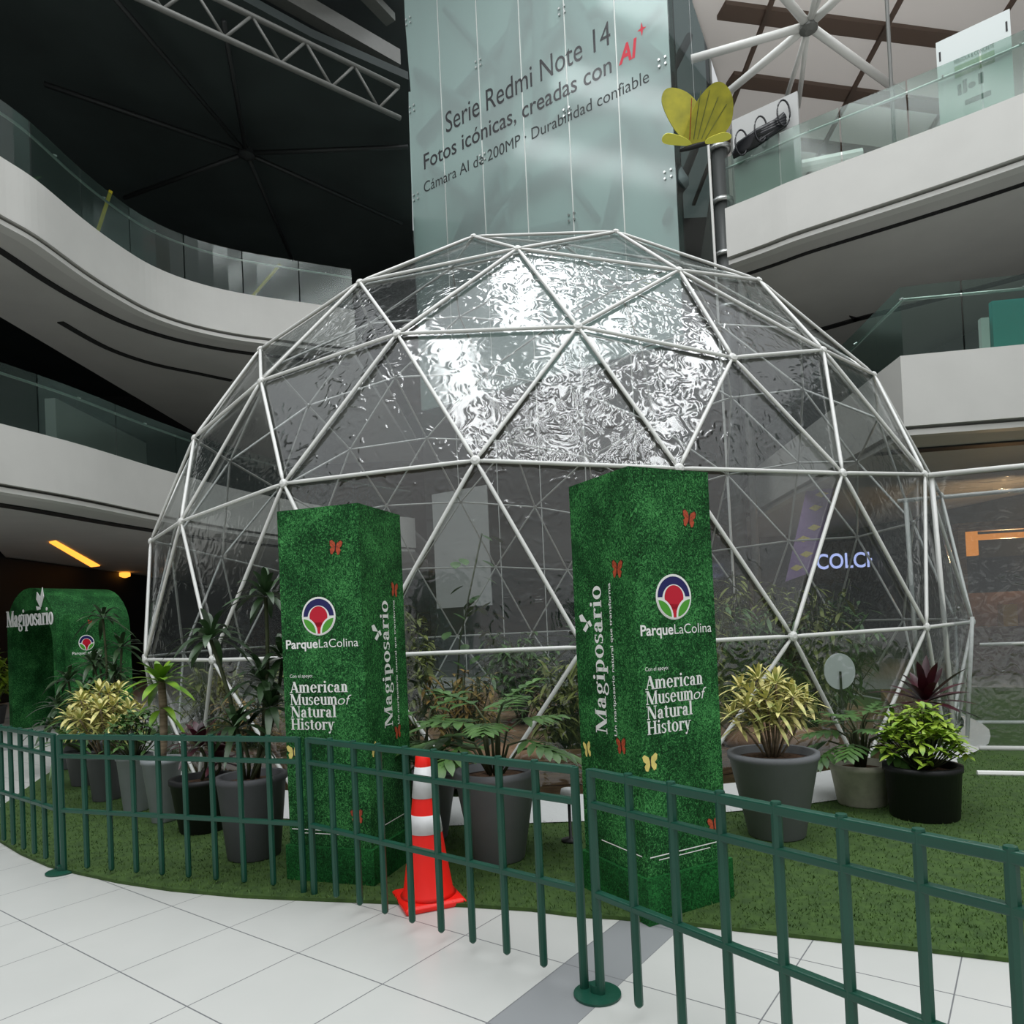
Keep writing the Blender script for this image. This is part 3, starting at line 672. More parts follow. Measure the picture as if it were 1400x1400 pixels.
sheet(tp(.1, .03, .06), tp(Lt, .03, .06), tp(Lt, .03, 3.12), tp(.06, .03, 3.12)); sheet(tp(.1, 1.97, .06), tp(Lt, 1.97, .06), tp(Lt, 1.97, 3.12), tp(.06, 1.97, 3.12)); sheet(tp(0, 0, 3.11), tp(Lt, 0, 3.11), tp(Lt, 2, 3.11), tp(0, 2, 3.11))
o = MB().tube([(4.35, 6.83, .035), (6.2, 6.25, .035)], .03, 8).build('ground_tube', M['steel_white']); tag(o, 'white tube lying on the turf in front of the tunnel', 'tube')
# ================================================================== TURF
edge = [(-5.2, 7.0), (-4.43, 6.1), (-3.99, 5.71), (-3.54, 5.36), (-3.2, 5.16), (-2.78, 4.93), (-2.33, 4.73), (-1.79, 4.55), (-1.35, 4.45), (-.83, 4.34), (-.33, 4.23), (.03, 4.13), (.31, 4.01), (.48, 3.97), (.92, 3.82), (1.37, 3.64), (1.9, 3.43), (2.3, 3.26), (3.2, 2.9), (4.5, 2.6)]
tail = [(9.5, 5.0), (13.5, 10), (9.0, 14.0), (6.8, 14.5), (4.2, 17.0), (.5, 18.9), (-4, 17.3), (-6.4, 14.5), (-6.9, 13), (-6.6, 10.9), (-5.95, 8.95)]
tb = MB().prism(edge + tail, .001, .022); turf = tb.build('turf_mat', M['turf']); tag(turf, 'green artificial grass mat under the dome, planters and pillars', 'turf')
poly = np.array(edge + tail)
def inside(px, py):
    r = np.zeros(len(px), bool); n = len(poly)
    for i in range(n):
        x0, y0 = poly[i - 1]; x1, y1 = poly[i]
        c = ((y0 > py) != (y1 > py)); r ^= c & (px < (x1 - x0) * (py - y0) / (y1 - y0 + 1e-12) + x0)
    return r
nb = 90000; bx = rng.uniform(-6.6, 5.2, nb); by = 3.0 + rng.random(nb) ** 1.7 * 5.2; ok = inside(bx, by) & (np.abs(bx / by) < .78); bx, by = bx[ok], by[ok]; nb = len(bx)
an = rng.uniform(0, 2 * PI, nb); hh = rng.uniform(.012, .026, nb); w_ = .004
lx, ly = rng.normal(0, .010, nb), rng.normal(0, .010, nb)
vv = np.zeros((nb, 3, 3)); vv[:, 0] = np.stack([bx - w_ * np.cos(an), by - w_ * np.sin(an), np.full(nb, .02)], 1); vv[:, 1] = np.stack([bx + w_ * np.cos(an), by + w_ * np.sin(an), np.full(nb, .02)], 1); vv[:, 2] = np.stack([bx + lx, by + ly, .02 + hh], 1)
me = bpy.data.meshes.new('grass_pile'); me.vertices.add(nb * 3); me.vertices.foreach_set('co', vv.ravel().astype(np.float32)); me.loops.add(nb * 3); me.loops.foreach_set('vertex_index', np.arange(nb * 3, dtype=np.int32))
me.polygons.add(nb); me.polygons.foreach_set('loop_start', np.arange(0, nb * 3, 3, dtype=np.int32)); me.update(calc_edges=True); me.materials.append(M['blade'])
o = bpy.data.objects.new('grass_pile', me); COL.objects.link(o); o.parent = turf; o['kind'] = 'stuff'
# ================================================================== GRASS PILLARS
def pillar(corner, ang, wl, wr, label, logo_on_right, base_m, base_s):
    c = Vector((corner[0], corner[1], 0)); dr = Vector((math.cos(ang), math.sin(ang), 0)); dl = Vector((-math.sin(ang), math.cos(ang), 0))
    t_ = thing('grass_pillar', label, 'pillar', c + (dr * wr + dl * wl) / 2, ang)
    H = 2.485
    b = MB(); poly = [c, c + dr * wr, c + dr * wr + dl * wl, c + dl * wl]; b.prism([(p.x, p.y) for p in poly], .24, H); body = b.build('body', M['grass_print'], t_)
    e = .022; q = MB(); poly = [c - dr * e - dl * e, c + dr * (wr + e) - dl * e, c + dr * (wr + e) + dl * (wl + e), c - dr * e + dl * (wl + e)]; q.prism([(p.x, p.y) for p in poly], .001, .25); q.build('plinth', M['grass_pile'], t_)
    FR = Face(c, dr); FL = Face(c + dl * wl, -dl)
    fa, wa, fb_, wb = (FR, wr, FL, wl) if logo_on_right else (FL, wl, FR, wr)
    sx = wa / .6
    emblem(fa, .285 * sx, 1.765, .128, t_)
    mb = MB(); fa.put(mb, fit(sans('Parque', .022), .03 * sx, .27 * sx, 1.557, .058)); mb.build('lettering', M['white_print'], t_)
    mb = MB(); fa.put(mb, fit(sans('LaColina', -.004), .278 * sx, .565 * sx, 1.557, .056)); mb.build('lettering', M['white_print'], t_)
    mb = MB(); fa.put(mb, fit(sans('Con el apoyo:'), .05 * sx, .22 * sx, 1.363, .022)); mb.build('lettering', M['white_print'], t_)
    for txt, u1, z in (('American', .475, 1.262), ('Museum', .395, 1.180), ('Natural', .385, 1.098), ('History', .37, 1.016)):
        mb = MB(); fa.put(mb, fit(serif(txt), .045 * sx, u1 * sx, z, .074)); mb.build('lettering', M['white_print'], t_)
    mb = MB(); fa.put(mb, fit(sans('of', -.008, .25), .40 * sx, .50 * sx, 1.180, .066)); mb.build('lettering', M['white_print'], t_)
    butterfly_print(fa, .43 * sx, 2.205, .105, M['orange'], t_, -.15, .95); butterfly_print(fa, .055 * sx, .862, .10, M['yellow'], t_, .05); butterfly_print(fa, .505 * sx, .452, .10, M['orange'], t_, .1, .9)
    st_ = MB(); st_.add([fa.at(u, v, .002) for u, v in ((.02, .352), (.50, .352), (.50, .358), (.02, .358))], [(0, 1, 2, 3)]); st_.add([fa.at(u, v, .002) for u, v in ((.08, .330), (.45, .330), (.45, .335), (.08, .335))], [(0, 1, 2, 3)])
    st_.add([fb_.at(u, v, .002) for u, v in ((.18, .352), (.56, .352), (.56, .358), (.18, .358))], [(0, 1, 2, 3)]); st_.build('small_print', M['white_print'], t_)
    mb = MB(); fb_.put(mb, fit(serif('Magiposario'), 0, .865, 0, .115), rot=(base_m, .99)); mb.build('lettering', M['white_print'], t_)
    mb = MB(); fb_.put(mb, fit(sans('Un mariposario natural que transforma', .008), 0, .873, 0, .026), rot=(base_s, .99)); mb.build('lettering', M['white_print'], t_)
    mb = MB(); u, v = base_m - .155, 1.645                       # white butterfly sitting on the word
    for poly_ in ([(0, 0), (-.07, .005), (-.085, .04), (-.05, .05)], [(0, 0), (-.05, -.045), (-.02, -.06), (.012, -.03)], [(.0, .0), (.03, .012), (.05, -.02), (.03, -.03)]):
        mb.add([fb_.at(u + x, v + y, .002) for x, y in poly_], [(0, 1, 2, 3)])
    mb.build('white_butterfly', M['white_print'], t_)
    butterfly_print(fb_, .46 * wb / .6, 1.932, .11, M['orange'], t_, -.1, .9); butterfly_print(fb_, .42 * wb / .6, .936, .10, M['orange'], t_, .1, .9); butterfly_print(fb_, .075, .872, .10, M['yellow'], t_, .2, .75)
    return t_
pillar((.668, 3.883), math.radians(28), .60, .575, 'right hand grass-clad pillar, word up its left face, logo facing right', True, .29, .385)
pillar((-.968, 4.622), math.radians(72), .615, .60, 'left hand grass-clad pillar behind the traffic cone', False, .352, .452)
# ================================================================== PORTAL ON THE LEFT
PF = Face(Vector((-10.22, 14.45, 0)), Vector((1.62, -.95, 0)))
PW = 1.88; PDp = 1.45
pt = thing('grass_portal', 'green grass-clad arched portal beneath the lower left balcony', 'archway', PF.at(PW / 2, 0, -PDp / 2))
def arch(w0, z_s, rise, n=14): return [(PW / 2 - (PW / 2 - w0) * math.cos(PI * k / n), z_s + rise * math.sin(PI * k / n)) for k in range(n + 1)]
ou = [(0, .0)] + arch(.03, 1.95, .85) + [(PW, 0)]; inn = [(.13, 0)] + arch(.16, 1.75, .62) + [(PW - .13, 0)]
mb = MB(); n = len(ou); vs = []
for d in (0, -PDp):
    vs += [PF.at(u, v, d) for u, v in ou] + [PF.at(u, v, d) for u, v in inn]
fs = []
for i in range(n - 1): fs += [(i, i + 1, n + i + 1, n + i), (2 * n + i, 3 * n + i, 3 * n + i + 1, 2 * n + i + 1), (i, 2 * n + i, 2 * n + i + 1, i + 1), (n + i, n + i + 1, 3 * n + i + 1, 3 * n + i)]
mb.add(vs, fs); mb.build('arch_shell', M['grass_print'], pt)
mb = MB(); mb.add([PF.at(u, v, -PDp + .05) for u, v in inn], [tuple(range(n))]); mb.build('back_curtain', M['grass_pile'], pt)
def pbox(u0, u1, d0, d1, z0, z1):
    vs = [PF.at(u, v, d) for u in (u0, u1) for d in (d0, d1) for v in (z0, z1)]; return MB().add(vs, [(0, 1, 3, 2), (4, 6, 7, 5), (0, 4, 5, 1), (2, 3, 7, 6), (0, 2, 6, 4), (1, 5, 7, 3)])
pbox(PW + .01, PW + .22, -.75, -.12, 0.0, 2.22).build('side_pier', M['grass_print'], pt)
FS = Face(PF.at(PW + .22, 0, -.12), -PF.n)
emblem(FS, .3, 1.68, .15, pt); butterfly_print(FS, .38, 2.08, .09, M['orange'], pt)
mb = MB(); FS.put(mb, fit(sans('ParqueLaColina', .01), .03, .58, 1.46, .055)); mb.build('lettering', M['white_print'], pt)
mb = MB(); PF.put(mb, fit(serif('Magiposario'), .06, 1.80, 2.06, .32), d=.012, thick=.012); mb.build('raised_lettering', M['white_sign'], pt)
mb = MB()
for p_ in ([(0, 0), (-.13, .16), (-.1, .3), (.01, .2)], [(.02, 0), (.03, .22), (.1, .38), (.14, .2)], [(0, 0), (-.15, .03), (-.12, -.05), (0, -.04)]):
    PF.put(mb, ([(1.36 + x, 2.40 + y) for x, y in p_], [(0, 1, 2, 3)]), d=.012, thick=.012)
mb.build('white_butterfly', M['white_sign'], pt)
# ================================================================== FENCE
def fence_panel(x0, y0, x1, y1, label, discs):
    p0, p1 = Vector((x0, y0, 0)), Vector((x1, y1, 0)); L_ = (p1 - p0).length; a = math.atan2(y1 - y0, x1 - x0)
    t_ = thing('crowd_barrier', label, 'barrier', p0, a, 'green crowd barrier panels in front of the dome'); 
    def lb(mb, nm): return mb.build(nm, M['fence'], t_, local=True)
    g = .022
    for z, h in ((.985, .036), (.845, .030), (.452, .030)): MB().box((L_ / 2, 0, z), (L_ - 2 * g, .036, h)).build('rail', M['fence'], t_, local=True, bevel=.006)
    nb_ = 8
    for k in range(nb_ + 2):
        x = g + (L_ - 2 * g) * k / (nb_ + 1); end = k in (0, nb_ + 1)
        m_ = MB()
        if end: m_.tube([(x, 0, .012), (x, 0, .998)], .021, 10)
        else: m_.lathe([(.008, .045), (.018, .055), (.019, .07), (.019, 1.006), (.017, 1.012)], (x, .0, 0), 8)
        lb(m_, 'post' if end else 'bar')
    for x in discs: MB().lathe([(.105, 0), (.105, .010), (.03, .016), (.03, .05), (.02, .05)], (x, 0, .001), 28).build('base_plate', M['fence'], t_, local=True)
    return t_
fence_panel(-5.05, 6.56, -3.40, 5.27, 'leftmost green barrier panel, seen edge-on beside the portal', ())
fence_panel(-3.36, 5.235, -1.375, 4.545, 'green barrier panel in front of the left planters', (0,))
fence_panel(-1.335, 4.525, .265, 3.215, 'green barrier panel in front of the traffic cone', ())
fence_panel(.30, 3.185, 1.565, 1.50, 'nearest green barrier panel, running to the lower right corner', (0,))
# ================================================================== TRAFFIC CONE
cc = Vector((-.585, 4.375, 0)); tc_ = thing('traffic_cone', 'orange traffic cone with two white bands behind the green barrier', 'traffic cone', cc, math.radians(22))
b = MB(); b.lathe([(.252, .0), (.262, .012), (.262, .028), (.235, .042), (.15, .046)], (0, 0, 0), 4)
b.v = [(x * math.cos(PI / 4) - y * math.sin(PI / 4), x * math.sin(PI / 4) + y * math.cos(PI / 4), z) for x, y, z in b.v]; b.build('base', M['cone'], tc_, local=True, bevel=.006)
def rad(z): return .150 - (z - .045) / (.905 - .045) * .115
MB().lathe([(rad(.045) + .02, .045), (rad(.06) + .004, .062), (rad(.3), .3), (rad(.6), .6), (rad(.80), .80), (rad(.815) + .004, .815), (rad(.9) + .004, .900), (rad(.905) - .008, .908), (rad(.905) - .012, .86)], (0, 0, 0), 32).build('cone_body', M['cone'], tc_, True, local=True)
for z0, z1 in ((.42, .53), (.63, .815)): MB().lathe([(rad(z0) + .002, z0), (rad(z0) + .004, z0), (rad(z1) + .004, z1), (rad(z1) + .002, z1)], (0, 0, 0), 32).build('reflective_band', M['reflective'], tc_, True, local=True)
# ================================================================== PLANTS
def rv(a, b): return random.uniform(a, b)
def pot_tapered(t_, r0, r1, h, m, soil='soil', lip=.03):
    MB().lathe([(r0 * .96, 0), (r0, .01), (r1, h - .05), (r1 + .012, h - .04), (r1 + .012, h), (r1 - lip, h), (r1 - lip - .01, h - .06)], (0, 0, 0), 40).build('pot', m, t_, True, local=True)
    MB().lathe([(r1 - lip, h - .055), (r1 * .5, h - .04), (.01, h - .035)], (0, 0, 0), 24).build('soil', M[soil], t_, True, local=True)
def rosette(mb, c, n, L, w, e0, e1, droop, d0=Vector((0, 0, 1)), fold=.25, ns=6):
    for k in range(n):
        a = k * 2.399 + rv(-.2, .2); q = k / max(1, n - 1); el = e1 + (e0 - e1) * q + rv(-.1, .1)
        d = Vector((math.cos(a) * math.cos(el), math.sin(a) * math.cos(el), math.sin(el)))
        mb.leaf(Vector(c) + d * .02, d, L * rv(.75, 1.1), w * rv(.85, 1.15), droop * rv(.6, 1.3), ns, fold)
def stem_path(x, y, z0, x1, y1, z1, bend=.04, n=5):
    return [(x + (x1 - x) * i / n + bend * math.sin(PI * i / n), y + (y1 - y) * i / n, z0 + (z1 - z0) * i / n) for i in range(n + 1)]
def plant(label, cat, xy, group=None, name='potted_plant', z=.022): return thing(name, label, cat, (xy[0], xy[1], z), 0, group)
def dracaena(t_, canes, m, L, w, z0, n=26, droop=.55):
    st, lf = MB(), MB()
    for (x, y, h, x1, y1) in canes:
        st.tube(stem_path(x, y, z0, x1, y1, h), .014, 6); rosette(lf, (x1, y1, h), n, L, w, 1.35, -.15, droop)
    st.build('stem', M['stem'], t_, True, local=True); lf.build('foliage', m, t_, True, local=True)
def bush_rosettes(t_, m, z0, H, R, n, L, w, stem='stem', droop=.35, ns=4, nl=14, taper=.5):
    st, lf = MB(), MB()
    for k in range(n):
        a = k * 2.399; q = (k + .5) / n; r = R * math.sqrt(q) * .95; h = z0 + H * (1 - taper * q) * rv(.75, 1.0)
        x, y = r * math.cos(a), r * math.sin(a)
        st.tube(stem_path(x * .15, y * .15, z0 - .03, x, y, h, .02, 4), .008, 5)
        rosette(lf, (x, y, h), nl, L, w, 1.3, -.4, droop, ns=ns)
        rosette(lf, (x * .8, y * .8, z0 + (h - z0) * .72), nl // 2, L, w, .6, -.5, droop, ns=ns)
    st.build('stem', M[stem], t_, True, local=True); lf.build('foliage', m, t_, True, local=True)
def schefflera(t_, m, z0, H, R, n, L=.11, w=.045):
    st, lf = MB(), MB()
    for k in range(n):
        a = k * 2.399; q = (k + .5) / n; r = R * q ** .5; h = z0 + H * (1 - .75 * q * q) * rv(.65, 1.0); x, y = r * math.cos(a), r * math.sin(a)
        st.tube(stem_path(x * .2, y * .2, z0 - .04, x, y, h, .01, 3), .005, 4)
        for j in range(7):
            b = 2 * PI * j / 7 + a; el = rv(-.35, .9); lf.leaf((x, y, h + rv(-.04, .04)), (math.cos(b) * math.cos(el), math.sin(b) * math.cos(el), math.sin(el)), L * rv(.8, 1.15), w, .3, 3, .15)
    st.build('stem', M['stem'], t_, True, local=True); lf.build('foliage', m, t_, True, local=True)
def lobed(lf, base, d, L, wl, nl=6):
    d = Vector(d).normalized(); sd = d.cross(Vector((0, 0, 1))); sd.normalize(); base = Vector(base)
    lf.leaf(base, d, L, L * .2, .12, 6, .1)
    for k in range(nl):
        q = .05 + .8 * k / nl; p = base + d * (L * q) - Vector((0, 0, L * .12 * q * q))
        for s in (-1, 1):
            an = .3 + .95 * (1 - q); lf.leaf(p, d * math.cos(an) + sd * s * math.sin(an) + Vector((0, 0, .05)), L * wl * (1 - .55 * q), L * .17, .25, 4, .15)
def philodendron(t_, m, z0, H, n, L=.42, reach=.42, nl=5):
    st, lf = MB(), MB()
    for k in range(n):
        a = k * 2.399 + .4; q = (k + .5) / n; r = reach * (.25 + .75 * q); h = z0 + H * (1 - .7 * q) * rv(.8, 1.05)
        tip = Vector((r * math.cos(a), r * math.sin(a), h)); st.tube([(.03 * math.cos(a), .03 * math.sin(a), z0 - .05), tip * .45 + Vector((0, 0, h * .28 + z0 * .3)), tip], [.012, .009, .007], 6)
        lobed(lf, tip, (math.cos(a), math.sin(a), .55 - 1.1 * q), L * rv(.8, 1.1), .62, nl)
    st.build('petiole', M['stem'], t_, True, local=True); lf.build('foliage', m, t_, True, local=True)
# --- right of the right-hand pillar
t = plant('tapered grey planter with a yellow variegated shrub, right of the right pillar', 'potted plant', (1.87, 5.28)); pot_tapered(t, .20, .31, .61, M['pot_grey']); bush_rosettes(t, M['leaf_varieg'], .58, .64, .30, 18, .17, .030, 'bark', nl=18, ns=4, taper=.42)
t = plant('cream stone pot with dark split leaves, between grey and black planters', 'potted plant', (2.86, 6.02)); pot_tapered(t, .19, .235, .34, M['pot_cream']); philodendron(t, M['leaf_mid'], .34, .46, 18, .30, .28)
t = plant('round black pot with a lime green bush, at the right end', 'potted plant', (3.13, 5.58)); pot_tapered(t, .24, .265, .40, M['pot_black']); schefflera(t, M['leaf_lime'], .40, .42, .30, 85, .10, .042)
t = plant('burgundy sword-leaved plant rising behind the lime bush', 'potted plant', (3.42, 5.98)); pot_tapered(t, .13, .16, .32, M['pot_dark']); dracaena(t, [(0, 0, .82, 0, .02)], M['leaf_red'], .44, .08, .3, 26, .22)
# --- between the pillars
t = plant('grey tapered planter with big split leaves between the two pillars', 'potted plant', (-.17, 5.05)); pot_tapered(t, .185, .285, .62, M['pot_grey']); philodendron(t, M['leaf_mid'], .60, .55, 15, .40, .40, 5)
t = plant('split-leaved plant half hidden behind the left pillar', 'potted plant', (-.74, 5.62)); pot_tapered(t, .16, .24, .5, M['pot_grey']); philodendron(t, M['leaf_mid'], .48, .5, 13, .42, .26)
# --- left group, from the left pillar outwards
t = plant('charcoal planter with a tall many-stemmed dracaena beside the left pillar', 'potted plant', (-2.0, 5.36)); pot_tapered(t, .19, .245, .60, M['pot_dark'])
dracaena(t, [(0, 0, 1.28, .10, .05), (.03, .05, 1.92, .16, .0), (-.05, 0, 1.62, -.24, -.06), (.02, -.05, 1.1, .2, -.12), (-.04, .04, .95, -.06, -.1), (0, .04, 1.45, .22, .15)], M['leaf_dark'], .36, .055, .56, 30, .6)
t = plant('wide black pot with a burgundy plant, left of the charcoal planter', 'potted plant', (-2.72, 6.15)); pot_tapered(t, .19, .25, .45, M['pot_black']); dracaena(t, [(0, 0, .70, 0, .0), (.05, .05, .55, .12, .08)], M['leaf_red'], .36, .07, .42, 20, .3)
t = plant('slim pale grey planter with a thick pale trunk and bright green crown', 'potted plant', (-3.23, 6.5)); pot_tapered(t, .105, .165, .57, M['pot_light'])
MB().tube(stem_path(0, 0, .53, .02, 0, 1.26, .02), .034, 10).build('trunk', M['bark'], t, True, local=True)
lf = MB(); rosette(lf, (.02, 0, 1.25), 26, .36, .075, 1.4, -.2, .45); rosette(lf, (.0, 0, 1.0), 9, .28, .06, .7, -.3, .6); lf.build('foliage', M['leaf_bright'], t, True, local=True)
t = plant('slim mid grey planter with a small-leaved green bush behind the pale planter', 'potted plant', (-3.72, 6.95)); pot_tapered(t, .11, .155, .54, M['pot_light']); schefflera(t, M['leaf_mid'], .54, .42, .26, 42, .10, .04)
t = plant('dark grey planter with a yellow variegated shrub nearest the portal', 'potted plant', (-4.32, 7.5)); pot_tapered(t, .13, .17, .48, M['pot_dark']); bush_rosettes(t, M['leaf_varieg'], .46, .74, .40, 20, .19, .040, 'bark', nl=16)
for i, (x, y, h, m_, lb_) in enumerate(((-5.32, 9.25, 1.95, 'leaf_dark', 'tall dark dracaena with bare cane in front of the portal side'), (-6.05, 10.4, 1.35, 'leaf_dark', 'dark leafy dracaena between portal and dome, furthest back'), (-5.05, 8.35, 1.0, 'leaf_mid', 'low green dracaena behind the variegated shrub'), (-5.95, 9.5, 1.15, 'leaf_dark', 'dark bushy dracaena nearest the portal pier'))):
    t = plant(lb_, 'potted plant', (x, y)); pot_tapered(t, .14, .19, .4, M['pot_dark']); dracaena(t, [(0, 0, h, .03, 0), (.05, .03, h * .7, -.18, .1), (-.04, .04, h * .62, .2, -.08), (0, -.05, h * .5, -.06, -.22), (.03, .03, h * .8, .16, .18)], M[m_], .38, .06, .36, 20, .6)
t = plant('yellow-green shrub at the left frame edge beyond the portal', 'potted plant', (-11.4, 15.6), z=0); pot_tapered(t, .2, .26, .4, M['pot_dark']); bush_rosettes(t, M['leaf_lime'], .4, 1.1, .42, 14, .3, .08)
gb = MB().lathe([(5.2, 0), (5.15, .03), (.02, .04)], (DC.x, DC.y, .023), 48).build('garden_soil', mat('garden_bark', '#8a6f52', .9, c2='#4a3a28', scale=5, bump=.6, bscale=30)); tag(gb, 'brown bark ground spread inside the dome', 'soil')
# --- garden inside the dome
def wood_bed(k, ang, r=5.45):
    x, y = DC.x + r * math.cos(ang), DC.y + r * math.sin(ang)
    t_ = thing('planter_bed', 'wooden planter bed inside the dome wall, ' + k, 'planter', (x, y, .022), ang + PI / 2)
    L_, D_, H_ = 2.05, .5, .36
    for z in (.06, .18, .30): 
        for s in (-1, 1): MB().box((0, s * D_ / 2, z), (L_, .03, .112)).build('side_board', M['wood'], t_, local=True)
        for s in (-1, 1): MB().box((s * (L_ / 2 - .015), 0, z), (.03, D_ - .04, .112)).build('end_board', M['wood'], t_, local=True)
    MB().box((0, 0, .16), (L_ - .07, D_ - .05, .3)).build('soil', M['soil'], t_, local=True)
    return x, y
beds = []
for k, ad in (('at the left edge', 200), ('left of the left pillar', 223), ('behind the left pillar', 246), ('in the middle of the front', 269), ('behind the right pillar', 291), ('right of the right pillar', 313), ('at the right edge', 336)):
    beds.append(wood_bed(k, math.radians(ad)))
def wisp(lf, st, x, y, z0, H, R, n, L, w):
    for k in range(n):
        a = rv(0, 2 * PI); r = R * rv(.2, 1); tip = Vector((x + r * math.cos(a), y + r * math.sin(a), z0 + H * rv(.5, 1.0)))
        p0 = Vector((x + rv(-.08, .08), y + rv(-.08, .08), z0)); st.tube([p0, p0.lerp(tip, .5) + Vector((0, 0, .08 * H)), tip], .006, 4)
        for j in range(20):
            q = rv(.3, 1); p = p0.lerp(tip, q) + Vector((rv(-.03, .03), rv(-.03, .03), .08 * H * 4 * q * (1 - q))); b = rv(0, 2 * PI); el = rv(-.5, .6)
            lf.leaf(p, (math.cos(b) * math.cos(el), math.sin(b) * math.cos(el), math.sin(el)), L * rv(.6, 1.3), w, .4, 3, .1)
GARD = [(-4.0, 9.6, 1.3, .5, 'leaf_dull', 14, .2, .035), (-3.2, 8.6, 1.0, .45, 'leaf_brown', 12, .16, .03), (-2.2, 7.9, 1.5, .5, 'leaf_dull', 14, .2, .03), (-1.2, 7.4, 1.9, .5, 'leaf_dull', 18, .18, .03), (-.5, 7.2, 1.25, .42, 'leaf_brown', 14, .14, .025),
        (.5, 7.6, 1.3, .45, 'leaf_dull', 14, .2, .03), (1.2, 7.2, 1.5, .5, 'leaf_mid', 15, .2, .04), (1.9, 7.4, 1.9, .45, 'leaf_dull', 16, .17, .03), (2.7, 8.0, 1.8, .55, 'leaf_mid', 16, .2, .035), (3.5, 8.6, 2.0, .6, 'leaf_dull', 18, .2, .035),
        (4.3, 9.6, 1.9, .6, 'leaf_mid', 18, .2, .035), (-1.6, 9.4, 2.0, .6, 'leaf_dull', 16, .2, .04), (1.5, 9.6, 2.1, .7, 'leaf_mid', 18, .25, .045), (3.2, 10.6, 2.3, .8, 'leaf_dull', 18, .25, .04), (-3.4, 11.2, 1.9, .7, 'leaf_dull', 16, .25, .045), (0.1, 11.5, 1.6, .8, 'leaf_mid', 16, .28, .05)]
WHERE = ['leftmost, near the left dome wall', 'behind the black pot', 'behind the charcoal planter', 'right behind the left pillar', 'low and brownish, right of the left pillar', 'in the middle between the pillars', 'just left of the right pillar', 'behind the right pillar', 'right of the right pillar', 'behind the variegated shrub', 'at the right dome wall', 'deeper behind the left pillar', 'deeper behind the right pillar', 'far back on the right', 'far back on the left', 'far back in the middle']
for (x, y, H, R, m_, n, L_, w), wh in zip(GARD, WHERE):
    t = thing('garden_shrub', 'thin-leaved shrub inside the dome, ' + wh, 'shrub', (x, y, .022), 0, 'shrubs growing inside the dome'); st, lf = MB(), MB(); wisp(lf, st, x, y, .0, H, R, int(n * 3.2), L_ * 1.05, w * 1.35)
    st.build('stem', M['stem'], t, True); lf.build('foliage', M[m_], t, True)
t = thing('garden_palm', 'dark spiky palm inside the dome left of the right pillar', 'palm', (.9, 9.0, .022)); dracaena(t, [(0, 0, 1.35, 0, 0), (.1, 0, .9, .2, .1)], M['leaf_dark'], .75, .07, 0, 22, .35)
t = thing('climbing_plant', 'round-leaved climber inside the dome above the left pillar side', 'climber', (-.75, 8.0, .022)); st, lf = MB(), MB()
st.tube([(-.75, 8.0, 0), (-.6, 8.05, 1.5), (-.3, 8.1, 2.7)], .01, 5); 
for k in range(26):
    q = rv(.3, 1); p = Vector((-.72 + .42 * q + rv(-.25, .25), 8.02 + rv(-.2, .2), 2.75 * q)); a = rv(0, 2 * PI); lf.leaf(p, (math.cos(a), math.sin(a), -.4), .16, .12, .2, 4, .05)
st.build('stem', M['stem'], t, True); lf.build('foliage', M['leaf_mid'], t, True)
for x, y, s, lb_ in ((-.35, 6.95, .34, 'pale terracotta rock in the garden behind the middle planter'), (.1, 7.0, .24, 'smaller terracotta rock right of the pale rock'), (2.55, 7.15, .36, 'terracotta rock behind the cream pot')):
    mb = MB(); n_, k_ = 10, 14; vs = []
    for i in range(n_ + 1):
        for j in range(k_):
            a, b_ = PI * i / n_, 2 * PI * j / k_; r = s * (1 + .14 * math.sin(3 * b_ + x * 5) * math.sin(a) + .1 * math.sin(5 * a + y)); vs.append((x + r * 1.25 * math.sin(a) * math.cos(b_), y + r * .6 * math.sin(a) * math.sin(b_), max(.023, .36 + r * .55 * math.cos(a))))
    mb.add(vs, [(i * k_ + j, i * k_ + (j + 1) % k_, (i + 1) * k_ + (j + 1) % k_, (i + 1) * k_ + j) for i in range(n_) for j in range(k_)]); o = mb.build('garden_rock', M['sand'], None, True); tag(o, lb_, 'rock', 'rocks in the dome garden')
# round white information disc
t = thing('information_disc', 'round white sign disc on a dark post inside the dome', 'sign', (3.42, 7.55, .022))
o = MB(); o.lathe([(.19, -.008), (.19, .008)], (0, 0, 0), 36); o.v = [(x * .86, z, .98 + y) for x, y, z in o.v]; o.build('disc', M['poster'], t, local=True)
MB().tube([(0, -.02, 0), (0, -.02, .98)], .012, 8).build('post', M['black'], t, local=True)
# lamp on a stand seen below the middle barrier
o = thing('floor_lamp', 'small round white lamp head on a short stand beside the right pillar', 'lamp', (.36, 5.35, .022)); MB().lathe([(.01, .30), (.055, .31), (.065, .35), (.055, .39), (.01, .40)], (0, 0, 0), 18).build('lamp_head', M['reflective'], o, True, local=True); MB().lathe([(.07, 0), (.07, .015), (.012, .02), (.012, .31)], (0, 0, 0), 14).build('stand', M['black'], o, True, local=True)
